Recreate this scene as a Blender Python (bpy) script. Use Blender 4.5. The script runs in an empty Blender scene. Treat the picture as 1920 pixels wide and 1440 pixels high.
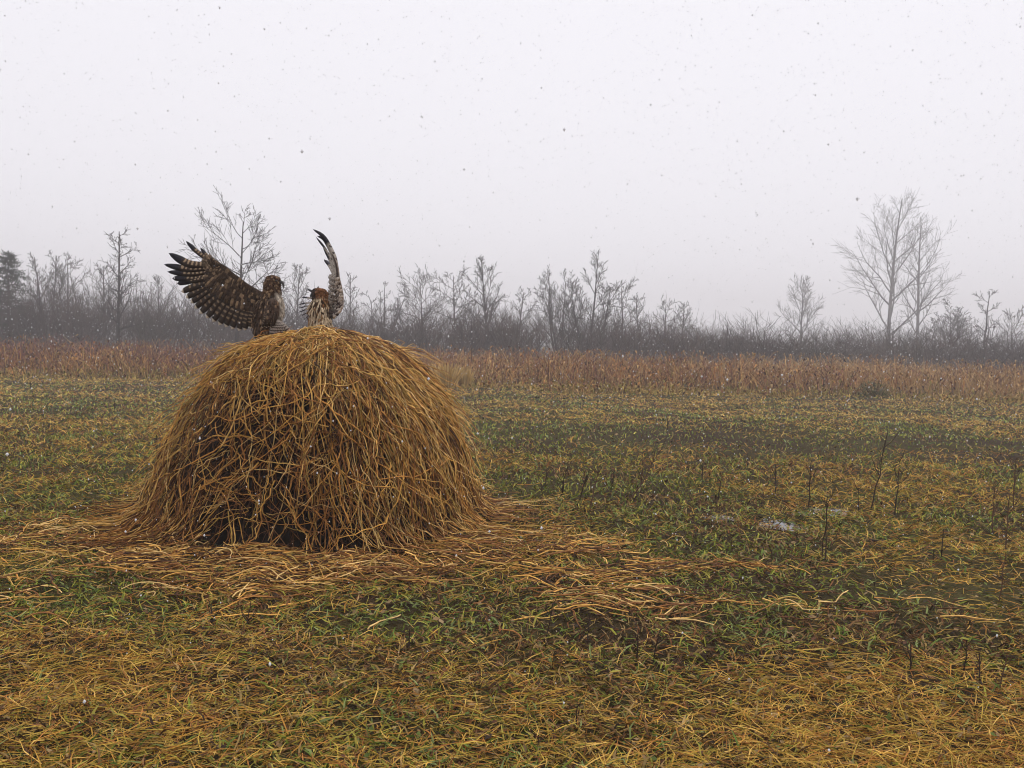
import bpy, math, random
import numpy as np
from mathutils import Matrix, Vector

rng = np.random.default_rng(7)
random.seed(7)
SC = bpy.context.scene
COL = SC.collection
R = math.radians

# ------------------------------------------------------------------ camera
CAM_H = 1.2
FPX = 1663.0                      # focal length in pixels of the 1920 wide photograph
PITCH, ROLL = 2.75, 1.43
cam = bpy.data.cameras.new("camera")
cam.lens = 36.0 * FPX / 1920.0
cam.sensor_width = 36.0
cam.clip_start = 0.05
cam.clip_end = 2000.0
cam_ob = bpy.data.objects.new("camera", cam)
COL.objects.link(cam_ob)
CM = Matrix.Translation((0, 0, CAM_H)) @ Matrix.Rotation(R(90 - PITCH), 4, 'X') @ Matrix.Rotation(R(ROLL), 4, 'Z')
cam_ob.matrix_world = CM
SC.camera = cam_ob

# ------------------------------------------------------------------ overcast sky
SUN_EL, SUN_AZ = 62.0, 25.0
world = bpy.data.worlds.new("World")
SC.world = world
world.use_nodes = True
nt = world.node_tree
nt.nodes.clear()
out = nt.nodes.new("ShaderNodeOutputWorld")
bg = nt.nodes.new("ShaderNodeBackground")
sky = nt.nodes.new("ShaderNodeTexSky")
sky.sky_type = 'NISHITA'
sky.sun_disc = False
sky.sun_elevation = R(SUN_EL)
sky.sun_rotation = R(SUN_AZ)
sky.dust_density = 4.0
hsv = nt.nodes.new("ShaderNodeHueSaturation")
hsv.inputs["Saturation"].default_value = 0.15
mix = nt.nodes.new("ShaderNodeMixRGB")
mix.inputs[0].default_value = 0.93             # cloud deck hides nearly all of the clear sky
mix.inputs[2].default_value = (8.75, 8.62, 9.15, 1)
bg.inputs["Strength"].default_value = 0.114
nt.links.new(sky.outputs[0], hsv.inputs["Color"])
nt.links.new(hsv.outputs[0], mix.inputs[1])
nt.links.new(mix.outputs[0], bg.inputs[0])
nt.links.new(bg.outputs[0], out.inputs[0])

sun = bpy.data.lights.new("sun", 'SUN')
sun.energy = 1.4
sun.angle = R(45)
sun.color = (1.0, 0.96, 0.9)
sun_ob = bpy.data.objects.new("sun", sun)
COL.objects.link(sun_ob)
# the brightest part of the cloud stands high behind the heap
sd = Vector((math.sin(R(SUN_AZ)) * math.cos(R(SUN_EL)), math.cos(R(SUN_AZ)) * math.cos(R(SUN_EL)), math.sin(R(SUN_EL))))
sun_ob.rotation_euler = sd.to_track_quat('Z', 'Y').to_euler()
sun_ob.location = (0, 0, 30)

SC.view_settings.view_transform = 'Standard'
SC.view_settings.look = 'None'
SC.view_settings.exposure = 0.0
SC.view_settings.gamma = 1.0
SC.render.engine = 'CYCLES'
SC.cycles.use_denoising = True
SC.cycles.max_bounces = 6
SC.cycles.diffuse_bounces = 2
SC.cycles.volume_bounces = 2
SC.cycles.filter_width = 1.1

# ------------------------------------------------------------------ helpers
M3 = np.array(CM.to_3x3())
RIGHT, UP, FWD = M3[:, 0], M3[:, 1], -M3[:, 2]
CAMP = np.array([0, 0, CAM_H])

def W(px, py, D):
    """pixel of the photograph + depth along the view axis -> world"""
    return CAMP + FWD * D + RIGHT * ((px - 960) / FPX * D) + UP * (-(py - 720) / FPX * D)

def gpt(px, py):
    """pixel -> point on the flat ground"""
    d = FWD + RIGHT * ((px - 960) / FPX) + UP * (-(py - 720) / FPX)
    t = -CAM_H / d[2]
    return CAMP + d * t

def at_dist(px, Y):
    """ground point under image column px at world distance Y"""
    py = 800.0
    x = 0.0
    for _ in range(6):
        d = FWD + RIGHT * ((px - 960) / FPX) + UP * (-(py - 720) / FPX)
        x = d[0] / d[1] * Y
        p = np.array([x, Y, 0]) - CAMP
        py = 720 - FPX * (p @ UP) / (p @ FWD)
    return np.array([x, Y, 0.0])

def project(P):
    q = P - CAMP
    dz = q @ FWD
    return 960 + FPX * (q @ RIGHT) / dz, 720 - FPX * (q @ UP) / dz

_lat = rng.random((257, 257))
def vnoise(x, y):
    x = np.asarray(x, float); y = np.asarray(y, float)
    xi = np.floor(x).astype(int); yi = np.floor(y).astype(int)
    fx = x - xi; fy = y - yi
    fx = fx * fx * (3 - 2 * fx); fy = fy * fy * (3 - 2 * fy)
    a = _lat[xi % 256, yi % 256]; b = _lat[(xi + 1) % 256, yi % 256]
    c = _lat[xi % 256, (yi + 1) % 256]; d = _lat[(xi + 1) % 256, (yi + 1) % 256]
    return (a * (1 - fx) + b * fx) * (1 - fy) + (c * (1 - fx) + d * fx) * fy

def fbm(x, y, o=4):
    s = 0; a = 0.5; t = 0
    for i in range(o):
        s = s + a * vnoise(x * 2 ** i + 17.3 * i, y * 2 ** i + 9.1 * i); t += a; a *= 0.5
    return s / t

class Mesh:
    def __init__(self):
        self.v = []; self.q = []; self.c = []; self.uv = []; self.n = 0
    def add(self, v, q, c=None, uv=None):
        v = np.asarray(v, float).reshape(-1, 3); q = np.asarray(q, int).reshape(-1, 4)
        self.v.append(v); self.q.append(q + self.n); self.n += len(v)
        if c is None: c = np.ones((len(v), 3)) * 0.5
        c = np.asarray(c, float)
        if c.ndim == 1: c = np.tile(c, (len(v), 1))
        self.c.append(c)
        self.uv.append(np.zeros((len(v), 2)) if uv is None else np.asarray(uv, float).reshape(-1, 2))
    def tubes(self, P, Rr, col, k=3):
        """P (N,M,3) polylines, Rr (N,M) radii, col (N,3)"""
        P = np.asarray(P, float); N, M, _ = P.shape
        if N == 0: return
        T = np.gradient(P, axis=1)
        T /= np.linalg.norm(T, axis=2, keepdims=True) + 1e-9
        ref = np.where(np.abs(T[..., 2:3]) > 0.8, np.array([1.0, 0.15, 0]), np.array([0.1, 0, 1.0]))
        A = np.cross(T, ref); A /= np.linalg.norm(A, axis=2, keepdims=True) + 1e-9
        B = np.cross(T, A)
        an = np.arange(k) * 2 * np.pi / k
        V = P[:, :, None] + Rr[:, :, None, None] * (A[:, :, None] * np.cos(an)[None, None, :, None] + B[:, :, None] * np.sin(an)[None, None, :, None])
        i = np.arange(N)[:, None, None]; j = np.arange(M - 1)[None, :, None]; s = np.arange(k)[None, None]
        a = (i * M + j) * k + s; b = (i * M + j) * k + (s + 1) % k
        Q = np.stack([a, b, b + k, a + k], -1)
        C = np.repeat(np.asarray(col, float), M * k, axis=0) if np.ndim(col) == 2 else None
        if C is None: C = np.tile(col, (N * M * k, 1))
        self.add(V, Q, C)
    def ribbons(self, P, Wd, col, side=None):
        P = np.asarray(P, float); N, M, _ = P.shape
        if side is None:
            an = rng.random(N) * 2 * np.pi
            side = np.stack([np.cos(an), np.sin(an), np.zeros(N)], 1)
        S = side[:, None, :] * Wd[:, :, None] * 0.5
        V = np.stack([P - S, P + S], 2)
        i = np.arange(N)[:, None]; j = np.arange(M - 1)[None]
        a = (i * M + j) * 2
        Q = np.stack([a, a + 1, a + 3, a + 2], -1)
        C = np.repeat(np.asarray(col, float), M * 2, axis=0) if np.ndim(col) == 2 else np.tile(col, (N * M * 2, 1))
        self.add(V, Q, C)
    def build(self, name, mat, parent=None, smooth=False, origin=None):
        v = np.concatenate(self.v); q = np.concatenate(self.q); c = np.concatenate(self.c); uv = np.concatenate(self.uv)
        if origin is not None: v = v - np.asarray(origin)
        me = bpy.data.meshes.new(name)
        me.vertices.add(len(v)); me.vertices.foreach_set("co", v.astype(np.float32).ravel())
        me.loops.add(len(q) * 4); me.loops.foreach_set("vertex_index", q.astype(np.int32).ravel())
        me.polygons.add(len(q)); me.polygons.foreach_set("loop_start", np.arange(0, len(q) * 4, 4, dtype=np.int32))
        me.polygons.foreach_set("loop_total", np.full(len(q), 4, dtype=np.int32))
        if smooth: me.polygons.foreach_set("use_smooth", np.ones(len(q), dtype=bool))
        at = me.attributes.new("Col", 'FLOAT_COLOR', 'POINT')
        at.data.foreach_set("color", np.c_[c, np.ones(len(c))].astype(np.float32).ravel())
        ul = me.uv_layers.new(name="UVMap")
        ul.data.foreach_set("uv", uv[q.ravel()].astype(np.float32).ravel())
        me.update(); me.validate()
        me.materials.append(mat)
        o = bpy.data.objects.new(name, me)
        COL.objects.link(o)
        if origin is not None: o.location = origin
        if parent is not None:
            o.parent = parent
            if origin is None:
                # mesh is in world space: cancel the parent's transform
                m = parent_world(parent)
                o.matrix_parent_inverse = m.inverted()
        return o

_pw = {}
def parent_world(o):
    m = Matrix.LocRotScale(o.location, o.rotation_euler, o.scale)
    if o.parent is not None:
        m = parent_world(o.parent) @ o.matrix_parent_inverse @ m
    return m

def empty(name, loc):
    o = bpy.data.objects.new(name, None)
    COL.objects.link(o); o.location = tuple(loc); o.empty_display_size = 0.1
    return o

def tag(o, label=None, cat=None, group=None, kind=None):
    if label: o["label"] = label
    if cat: o["category"] = cat
    if group: o["group"] = group
    if kind: o["kind"] = kind
    return o

def attr_mat(name, rough=0.7, nscale=40.0, namt=0.35, spec=0.3, trans=0.0):
    m = bpy.data.materials.new(name); m.use_nodes = True
    n = m.node_tree.nodes; l = m.node_tree.links
    b = n["Principled BSDF"]
    a = n.new("ShaderNodeAttribute"); a.attribute_name = "Col"
    no = n.new("ShaderNodeTexNoise"); no.inputs["Scale"].default_value = nscale; no.inputs["Detail"].default_value = 3
    tc = n.new("ShaderNodeTexCoord"); l.new(tc.outputs["Object"], no.inputs["Vector"])
    mr = n.new("ShaderNodeMapRange"); mr.inputs[1].default_value = 0.3; mr.inputs[2].default_value = 0.7
    mr.inputs[3].default_value = 1 - namt; mr.inputs[4].default_value = 1 + namt
    l.new(no.outputs["Fac"], mr.inputs[0])
    mx = n.new("ShaderNodeVectorMath"); mx.operation = 'SCALE'
    l.new(a.outputs["Color"], mx.inputs[0]); l.new(mr.outputs[0], mx.inputs["Scale"])
    l.new(mx.outputs[0], b.inputs["Base Color"])
    b.inputs["Roughness"].default_value = rough
    b.inputs["Specular IOR Level"].default_value = spec
    return m

def pick(pal, N, p=None):
    pal = np.array(pal)
    i = rng.choice(len(pal), N, p=p)
    return pal[i] * rng.uniform(0.75, 1.25, (N, 1))

# ------------------------------------------------------------------ ground
PUDDLES = [(918, 938, 0.14, 0.09), (1472, 984, 0.10, 0.11), (1562, 957, 0.11, 0.085), (1345, 968, 0.06, 0.07), (1508, 962, 0.05, 0.05)]
PUD = [(gpt(a, b), w, h) for a, b, w, h in PUDDLES]

def ground_z(x, y):
    x = np.asarray(x, float); y = np.asarray(y, float)
    near = np.clip(1 - (y - 14) / 10, 0, 1)
    z = (fbm(x * 0.35 + 5, y * 0.35, 3) - 0.5) * 0.09 + (fbm(x * 3.1, y * 3.1 + 40, 3) - 0.5) * 0.07 * near
    for c, w, h in PUD:
        r = np.sqrt(((x - c[0]) / (w * 2.2)) ** 2 + ((y - c[1]) / (h * 2.6)) ** 2)
        k = np.clip(1.4 - r, 0, 1); k = k * k * (3 - 2 * k)
        z = z * (1 - k) + k * (-0.022 + 0.25 * z)
    return z

xs = np.sinh(np.linspace(-1, 1, 251) * 5.2) / np.sinh(5.2) * 260
ya = np.linspace(1.0, 9.0, 180)
yb = np.geomspace(9.05, 420, 150)
yc = -np.geomspace(40, 0.6, 24) + 1.0
ys = np.concatenate([yc, ya, yb])
X, Y = np.meshgrid(xs, ys)
Z = ground_z(X, Y)
gm = Mesh()
ny, nx = X.shape
ii = (np.arange(ny - 1)[:, None] * nx + np.arange(nx - 1)[None]).ravel()
gm.add(np.stack([X, Y, Z], -1), np.stack([ii, ii + 1, ii + nx + 1, ii + nx], -1))

def mat_ground():
    m = bpy.data.materials.new("wet_field_soil"); m.use_nodes = True
    n = m.node_tree.nodes; l = m.node_tree.links; b = n["Principled BSDF"]
    tc = n.new("ShaderNodeTexCoord")
    def noise(s, d=5):
        t = n.new("ShaderNodeTexNoise"); t.inputs["Scale"].default_value = s; t.inputs["Detail"].default_value = d
        l.new(tc.outputs["Object"], t.inputs["Vector"]); return t
    n1, n2, n3 = noise(9, 6), noise(0.55, 3), noise(70, 4)
    r1 = n.new("ShaderNodeValToRGB")
    e = r1.color_ramp.elements
    e[0].position = 0.35; e[0].color = (0.014, 0.010, 0.007, 1)
    e[1].position = 0.7; e[1].color = (0.065, 0.045, 0.02, 1)
    l.new(n1.outputs["Fac"], r1.inputs[0])
    r2 = n.new("ShaderNodeValToRGB")
    e = r2.color_ramp.elements
    e[0].position = 0.4; e[0].color = (0.075, 0.05, 0.03, 1)
    e[1].position = 0.6; e[1].color = (0.10, 0.09, 0.03, 1)
    l.new(n2.outputs["Fac"], r2.inputs[0])
    mx = n.new("ShaderNodeMixRGB"); mx.inputs[0].default_value = 0.5
    l.new(r1.outputs[0], mx.inputs[1]); l.new(r2.outputs[0], mx.inputs[2])
    m2 = n.new("ShaderNodeMixRGB"); m2.blend_type = 'MULTIPLY'; m2.inputs[0].default_value = 0.7
    r3 = n.new("ShaderNodeValToRGB"); r3.color_ramp.elements[0].position = 0.35; r3.color_ramp.elements[1].position = 0.62
    r3.color_ramp.elements[0].color = (0.35, 0.3, 0.28, 1)
    l.new(n3.outputs["Fac"], r3.inputs[0])
    l.new(mx.outputs[0], m2.inputs[1]); l.new(r3.outputs[0], m2.inputs[2])
    l.new(m2.outputs[0], b.inputs["Base Color"])
    b.inputs["Roughness"].default_value = 0.9; b.inputs["Specular IOR Level"].default_value = 0.03
    bp = n.new("ShaderNodeBump"); bp.inputs["Strength"].default_value = 0.8; bp.inputs["Distance"].default_value = 0.02
    l.new(n3.outputs["Fac"], bp.inputs["Height"]); l.new(bp.outputs[0], b.inputs["Normal"])
    return m
g = gm.build("ground", mat_ground(), smooth=True)
tag(g, "wet dark soil of the open field under the grass", "ground", kind="structure")

# puddles
mw = bpy.data.materials.new("puddle_water"); mw.use_nodes = True
b = mw.node_tree.nodes["Principled BSDF"]
b.inputs["Base Color"].default_value = (0.03, 0.028, 0.025, 1); b.inputs["Roughness"].default_value = 0.08
b.inputs["Specular IOR Level"].default_value = 0.9
PLAB = ["small shiny puddle beside the foot of the hay heap", "shiny puddle in the grass with a pale broken surface", "puddle behind the pair of tall upright weed stems",
        "faint tiny puddle in the green grass between the hay heap and the other puddles", "tiny puddle between two bigger puddles"]
for (c, w, h), lab in zip(PUD, PLAB):
    n = 40
    an = np.linspace(0, 2 * np.pi, n, endpoint=False)
    rr = 1.0 + 0.55 * (fbm(np.cos(an) * 1.5 + c[0] * 3 + 8, np.sin(an) * 1.5 + c[1] * 3 + 8, 3) - 0.5) * 2
    z0 = float(ground_z(c[0], c[1])) + 0.012
    pm = Mesh()
    rings = [0.02, 0.5, 1.0]
    V = np.array([[c[0] + np.cos(a) * w * 1.6 * r * k, c[1] + np.sin(a) * h * 1.9 * r * k, z0] for k in rings for a, r in zip(an, rr)])
    Q = [[j * n + i, j * n + (i + 1) % n, (j + 1) * n + (i + 1) % n, (j + 1) * n + i] for j in range(2) for i in range(n)]
    pm.add(V, Q, (0.03, 0.03, 0.03))
    o = pm.build("puddle", mw)
    tag(o, lab, "puddle", kind="structure")

# ------------------------------------------------------------------ hay heap
BC = W(597, 978, 5.75); BC[2] = 0.0        # centre of the heap on the ground
PROF = np.array([(0.0, 1.205), (.25, 1.195), (.42, 1.145), (.55, 1.06), (.67, .94), (.79, .78), (.86, .62), (.92, .44), (.96, .27), (1.01, .13), (1.12, .045), (1.5, .03), (2.0, .03)])
_seg = np.r_[0, np.cumsum(np.linalg.norm(np.diff(PROF, axis=0), axis=1))]
PLEN = _seg[-1]
U_BASE = _seg[9]                            # arc length at which the side reaches the ground
def prof(u):
    u = np.clip(u, 0, PLEN)
    return np.interp(u, _seg, PROF[:, 0]), np.interp(u, _seg, PROF[:, 1])
def heap(theta, u, off):
    """theta 0 = right of the picture, -pi/2 = towards the camera"""
    r, z = prof(u)
    r2, z2 = prof(u + 0.02)
    t = np.stack([r2 - r, z2 - z], -1); t /= np.linalg.norm(t, axis=-1, keepdims=True) + 1e-9
    nr, nz = -t[..., 1], t[..., 0]
    nr = np.abs(nr)
    lump = 1 + 0.24 * (fbm(np.cos(theta) * 1.3 + 4, np.sin(theta) * 1.3 + u * 1.4 + 4, 3) - 0.5)
    hollow = np.exp(-((theta + 1.85) / 0.55) ** 2) * np.exp(-((u - 1.2) / 0.4) ** 2)
    o = off - 0.09 * hollow
    rr = r * lump + nr * o
    x = BC[0] + np.cos(theta) * rr - 0.01 * np.clip(z, 0, 1)
    y = BC[1] + np.sin(theta) * rr
    zz = z + nz * o + (lump - 1) * 0.5 * np.clip(1 - r, 0, 1)
    zz = np.where(r > 1.1, zz + ground_z(x, y) * np.clip((r - 1.1) * 4, 0, 1), zz)
    return np.stack([x, y, zz], -1)

hay_empty = empty("hay_heap", BC)
tag(hay_empty, "big slumped heap of brown hay stalks with two hawks on top", "hay heap")
m_hay = attr_mat("dry_hay_stalks", 0.65, 25, 0.35, 0.12)
m_core = attr_mat("shaded_wet_hay_core", 0.9, 18, 0.5, 0.1)

cm = Mesh()
nt_, nu_ = 120, 60
th = np.linspace(-np.pi, np.pi, nt_, endpoint=False); uu = np.linspace(0.01, U_BASE + 0.12, nu_)
TH, UU = np.meshgrid(th, uu)
off = -0.14 + 0.10 * (fbm(TH * 6, UU * 9, 3) - 0.5)
V = heap(TH, UU, off)
i = np.arange(nu_ - 1)[:, None]; j = np.arange(nt_)[None]
a = i * nt_ + j; bb = i * nt_ + (j + 1) % nt_
cc = np.array([0.012, 0.007, 0.004]) * (0.5 + fbm(TH * 8, UU * 8, 3))[..., None]  # near black wet hay, the shade inside the heap painted into its colour
cm.add(V, np.stack([a, bb, bb + nt_, a + nt_], -1), cc.reshape(-1, 3))
cm.build("matted_core", m_core, hay_empty, smooth=True)

HP = [(.62, .33, .075), (.70, .42, .12), (.48, .22, .05), (.27, .11, .03), (.74, .49, .19), (.42, .26, .06)]
HPD = [(.16, .065, .02), (.09, .035, .012), (.24, .11, .035), (.05, .022, .01)]  # dark stalks; shade in hollows and gaps is put into these colours

def hay_strands(N, M, theta, u0, length, ddir, off0, off1, curl, pal, rad, palp=None):
    """ddir: direction on the surface, 0 = straight down, pi/2 = sideways"""
    t = np.linspace(0, 1, M)[None]
    ph = rng.random((N, 1)) * 6.28; fr = rng.uniform(3, 8, (N, 1))
    bend = rng.normal(0, curl, (N, 1))
    ang = ddir[:, None] + bend * t + 0.25 * curl * np.sin(ph + fr * t * 2)
    du = np.cos(ang) * length[:, None] / (M - 1); ds = np.sin(ang) * length[:, None] / (M - 1)
    U = u0[:, None] + np.cumsum(du, 1) - du
    U = np.abs(U)
    r, _ = prof(U)
    TH = theta[:, None] + np.cumsum(ds / np.clip(r, 0.25, 9), 1)
    O = off0[:, None] * (1 - t) + off1[:, None] * t + 0.022 * np.sin(t * np.pi) * rng.uniform(-0.6, 1.2, (N, 1)) + 0.006 * np.sin(ph * 2 + fr * 1.7 * t)
    TH = TH + rng.normal(0, .0045, TH.shape) / np.clip(r, .3, 9); U = np.abs(U + rng.normal(0, .004, U.shape)); O = O + rng.normal(0, .0035, O.shape)
    P = heap(TH, U, O)
    P[..., 2] = np.maximum(P[..., 2], 0.004)
    Rr = rad[:, None] * (1 - 0.45 * t ** 2)
    return P, Rr, pick(pal, N, palp)

hm = Mesh()
def sides(N):   # angles that face the camera side and the flanks more often
    return rng.vonmises(-np.pi / 2, 0.55, N)
def clumped(P, amount, sc=5.0):
    """thin the strands in patches so that the dark inside shows between the locks"""
    q = P[:, P.shape[1] // 2]
    n = fbm(q[:, 0] * sc + 3, q[:, 2] * sc * .6 + q[:, 1] * sc * .7, 3)
    return rng.random(len(P)) > np.clip((n - .40) * 4.5, 0, 1) * amount
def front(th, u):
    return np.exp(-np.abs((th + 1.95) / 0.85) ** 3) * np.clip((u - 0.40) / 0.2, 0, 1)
# long strands hanging down all round
N = 2900
th0 = sides(N); u0 = rng.uniform(0.15, U_BASE - 0.2, N)
P, Rr, C = hay_strands(N, 9, th0, u0, rng.uniform(.2, .65, N), rng.normal(0, .35, N), rng.uniform(-.04, .03, N), rng.uniform(-.03, .05, N), .38, HP, rng.uniform(.0022, .0042, N))
keep = (rng.random(N) > 0.90 * front(th0, u0)) & clumped(P, .92)
dk = (rng.random(N) < .28 + .52 * front(th0, u0)) & (u0 > .4)  # shade of the hollow front painted in as a larger share of dark strands
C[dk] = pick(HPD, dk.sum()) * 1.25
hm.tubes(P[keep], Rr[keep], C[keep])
# the right flank: thick parallel golden strands
N = 1500
th0 = rng.normal(-0.72, .42, N)
P, Rr, C = hay_strands(N, 9, th0, rng.uniform(.1, U_BASE - .25, N), rng.uniform(.3, .75, N), rng.normal(.12, .22, N), rng.uniform(-.03, .03, N), rng.uniform(-.02, .045, N), .28, HP, rng.uniform(.0024, .0044, N))
keep = clumped(P, .75, 7)
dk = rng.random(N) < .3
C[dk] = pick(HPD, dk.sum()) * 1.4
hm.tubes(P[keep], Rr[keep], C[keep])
# dark wet strands deeper inside, the shade between the locks put into their colour
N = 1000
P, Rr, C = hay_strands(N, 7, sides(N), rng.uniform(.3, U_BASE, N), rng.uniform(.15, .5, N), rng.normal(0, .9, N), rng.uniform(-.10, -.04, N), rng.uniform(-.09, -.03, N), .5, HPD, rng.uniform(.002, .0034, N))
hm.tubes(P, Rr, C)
# matted top, strands lie every way
N = 1500
P, Rr, C = hay_strands(N, 8, rng.uniform(-np.pi, np.pi, N), rng.uniform(.02, .56, N), rng.uniform(.2, .6, N), rng.uniform(-1.5, 1.5, N), rng.uniform(-.05, .025, N), rng.uniform(-.03, .03, N), .5, HP, rng.uniform(.0022, .0042, N))
hm.tubes(P, Rr, C)
# crossing and curling ones over the hollow front
N = 300
P, Rr, C = hay_strands(N, 10, rng.normal(-1.75, .5, N), rng.uniform(.4, U_BASE - .05, N), rng.uniform(.12, .45, N), rng.uniform(-2.2, 2.2, N), rng.uniform(-.04, .03, N), rng.uniform(-.02, .08, N), 1.2, HP, rng.uniform(.0018, .0032, N))
C[::2] = pick(HPD, len(C[::2])) * 1.5  # every other one dark, the shade of the hollow in its colour
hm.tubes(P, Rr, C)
# the skirt that fans out on to the ground
N = 1800
P, Rr, C = hay_strands(N, 9, sides(N), rng.uniform(U_BASE - .35, U_BASE + .12, N), rng.uniform(.25, .6, N), rng.normal(0, .5, N), rng.uniform(-.03, .05, N), rng.uniform(-.005, .03, N), .55, HP, rng.uniform(.0022, .0042, N))
fr_ = np.exp(-((P[:, 0, 0] - BC[0] + 0.05) / 0.55) ** 2) * (P[:, 0, 1] < BC[1])
keep = (rng.random(N) > 0.8 * fr_) & clumped(P, .85)
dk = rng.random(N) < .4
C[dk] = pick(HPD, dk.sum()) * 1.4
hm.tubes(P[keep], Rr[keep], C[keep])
# spiky outer strands that break the outline
N = 950
th0 = rng.uniform(-np.pi, np.pi, N); u0 = rng.uniform(.42, U_BASE - .1, N)
P, Rr, C = hay_strands(N, 7, th0, u0, rng.uniform(.15, .4, N), rng.normal(0, .5, N), rng.uniform(-.01, .03, N), rng.uniform(.04, .17, N), .4, HP, rng.uniform(.0018, .0034, N))
keep = rng.random(N) > .85 * front(th0, u0)
hm.tubes(P[keep], Rr[keep], C[keep])
o = hm.build("hay_strands", m_hay, hay_empty)
tag(o, kind="stuff")
# the thick stalks one can follow with the eye
N = 135
P, Rr, C = hay_strands(N, 12, rng.normal(-1.5, .75, N), rng.uniform(.35, U_BASE - .15, N), rng.uniform(.2, .55, N), rng.normal(0, .75, N), rng.uniform(-.02, .04, N), rng.uniform(.02, .075, N), .7, HP[:4], rng.uniform(.0032, .005, N))
for k in range(N):
    sm = Mesh(); sm.tubes(P[k:k + 1], Rr[k:k + 1], C[k:k + 1], 4)
    sm.build("stalk", m_hay, hay_empty)

# loose straw on the ground round the heap
def loose_straw(N, cx, cy, sx, sy, hd, hs, lmin, lmax, layer, M=8, rad=(.0022, .0044)):
    t = np.linspace(0, 1, M)[None]
    x0 = rng.normal(cx, sx, N); y0 = rng.normal(cy, sy, N)
    L = rng.uniform(lmin, lmax, N); a0 = rng.normal(hd, hs, N)
    a = a0[:, None] + rng.normal(0, 1.1, (N, 1)) * (t - .5) + rng.normal(0, .16, (N, M)) + .3 * np.sin(rng.random((N, 1)) * 6.28 + rng.uniform(3, 9, (N, 1)) * t)
    x = x0[:, None] + np.cumsum(np.cos(a), 1) * L[:, None] / M - np.cos(a0)[:, None] * L[:, None] / 2
    y = y0[:, None] + np.cumsum(np.sin(a), 1) * L[:, None] / M - np.sin(a0)[:, None] * L[:, None] / 2
    z = ground_z(x, y) + .008 + rng.random((N, 1)) * layer + np.abs(np.sin(rng.random((N, 1)) * 3 + t * 3)) * rng.uniform(0, .035, (N, 1))
    r_in = np.hypot(x[:, M // 2] - BC[0], y[:, M // 2] - BC[1])
    k = (r_in > .95) | (rng.random(N) < .2)
    nn = fbm(x[:, M // 2] * 2.2 + 11, y[:, M // 2] * 3.2, 3)
    k &= rng.random(N) > np.clip((nn - .38) * 5, 0, .95)
    return np.stack([x, y, z], -1)[k], (rng.uniform(*rad, N)[:, None] * (1 - .4 * t ** 2))[k], np.where((rng.random(N) < .38)[:, None], pick(HPD, N) * 1.2, pick(HP, N))[k]  # random dark stalks stand in for the shadows among the straw
sm = Mesh()
bx, by = BC[0], BC[1]
for args in [
    (1050, bx - .45, by - 1.25, .62, .20, 0.0, .9, .10, .42, .05),
    (1000, bx + .65, by - 1.12, .50, .24, -.1, .85, .10, .42, .06),
    (620, bx + 1.30, by - 1.05, .48, .22, 0.05, .75, .10, .45, .04),
    (230, bx + 2.0, by - 1.12, .50, .22, 0.0, .7, .10, .4, .025),
    (560, bx - 1.35, by - .85, .45, .30, .2, .95, .10, .42, .03),
    (170, bx + 2.0, by - 1.70, .60, .13, 0.0, .6, .10, .4, .03),
    (420, bx + .3, by - 1.62, .95, .25, 0.0, .8, .10, .38, .02),
    (260, bx - .9, by - 1.75, .8, .25, 0.0, .9, .10, .35, .015),
    (260, bx + 1.3, by - .4, .45, .35, 0.0, 1.2, .10, .35, .02),
    (160, bx + .0, by + 1.3, .9, .3, 0.0, 1.5, .12, .4, .02),
]:
    P, Rr, C = loose_straw(*args)
    sm.tubes(P, Rr, C)
o = sm.build("loose_straw", m_hay)
tag(o, "loose golden hay stalks scattered on the grass round the heap", "straw", kind="stuff")

# ------------------------------------------------------------------ grass of the field
def zone(px, py, x, y):
    """share of straw-gold, green and bare soil at a place of the field"""
    n1 = fbm(x * .8 + 3, y * .8 + 8, 3); n2 = fbm(x * 1.9 + 30, y * 1.9, 3)
    gold = .22 + .9 * np.clip((n1 - .45) * 2.6, -.3, .6)
    near = np.clip((4.3 - y) / 1.2, 0, 1)
    gold = gold + .14 * near
    far = np.clip((y - 14) / 6, 0, 1)
    gold = gold + .42 * far
    tuft = gpt(1600, 1255)
    gold = gold + .9 * np.exp(-((x - tuft[0]) / .35) ** 2 - ((y - tuft[1]) / .16) ** 2)
    # muddy strip across the right middle and the dark patch lower right
    mud = np.exp(-((y - 11.0) / 1.5) ** 2) * np.clip((x + .5) / 1.5, 0, 1)
    mud = np.maximum(mud, .9 * np.exp(-((x - 2.1) / .8) ** 2 - ((y - 4.3) / .55) ** 2))
    mud = np.maximum(mud, .6 * np.exp(-((x - 0.3) / .7) ** 2 - ((y - 3.75) / .2) ** 2))
    mud = np.clip(mud + .9 * np.clip((n2 - .55) * 2.5, 0, 1) , 0, .92)
    green = np.clip(.45 + (n2 - .5) * 1.5 - .2 * near - .15 * far, .05, .8)
    return np.clip(gold, .04, .95), green, mud

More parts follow.
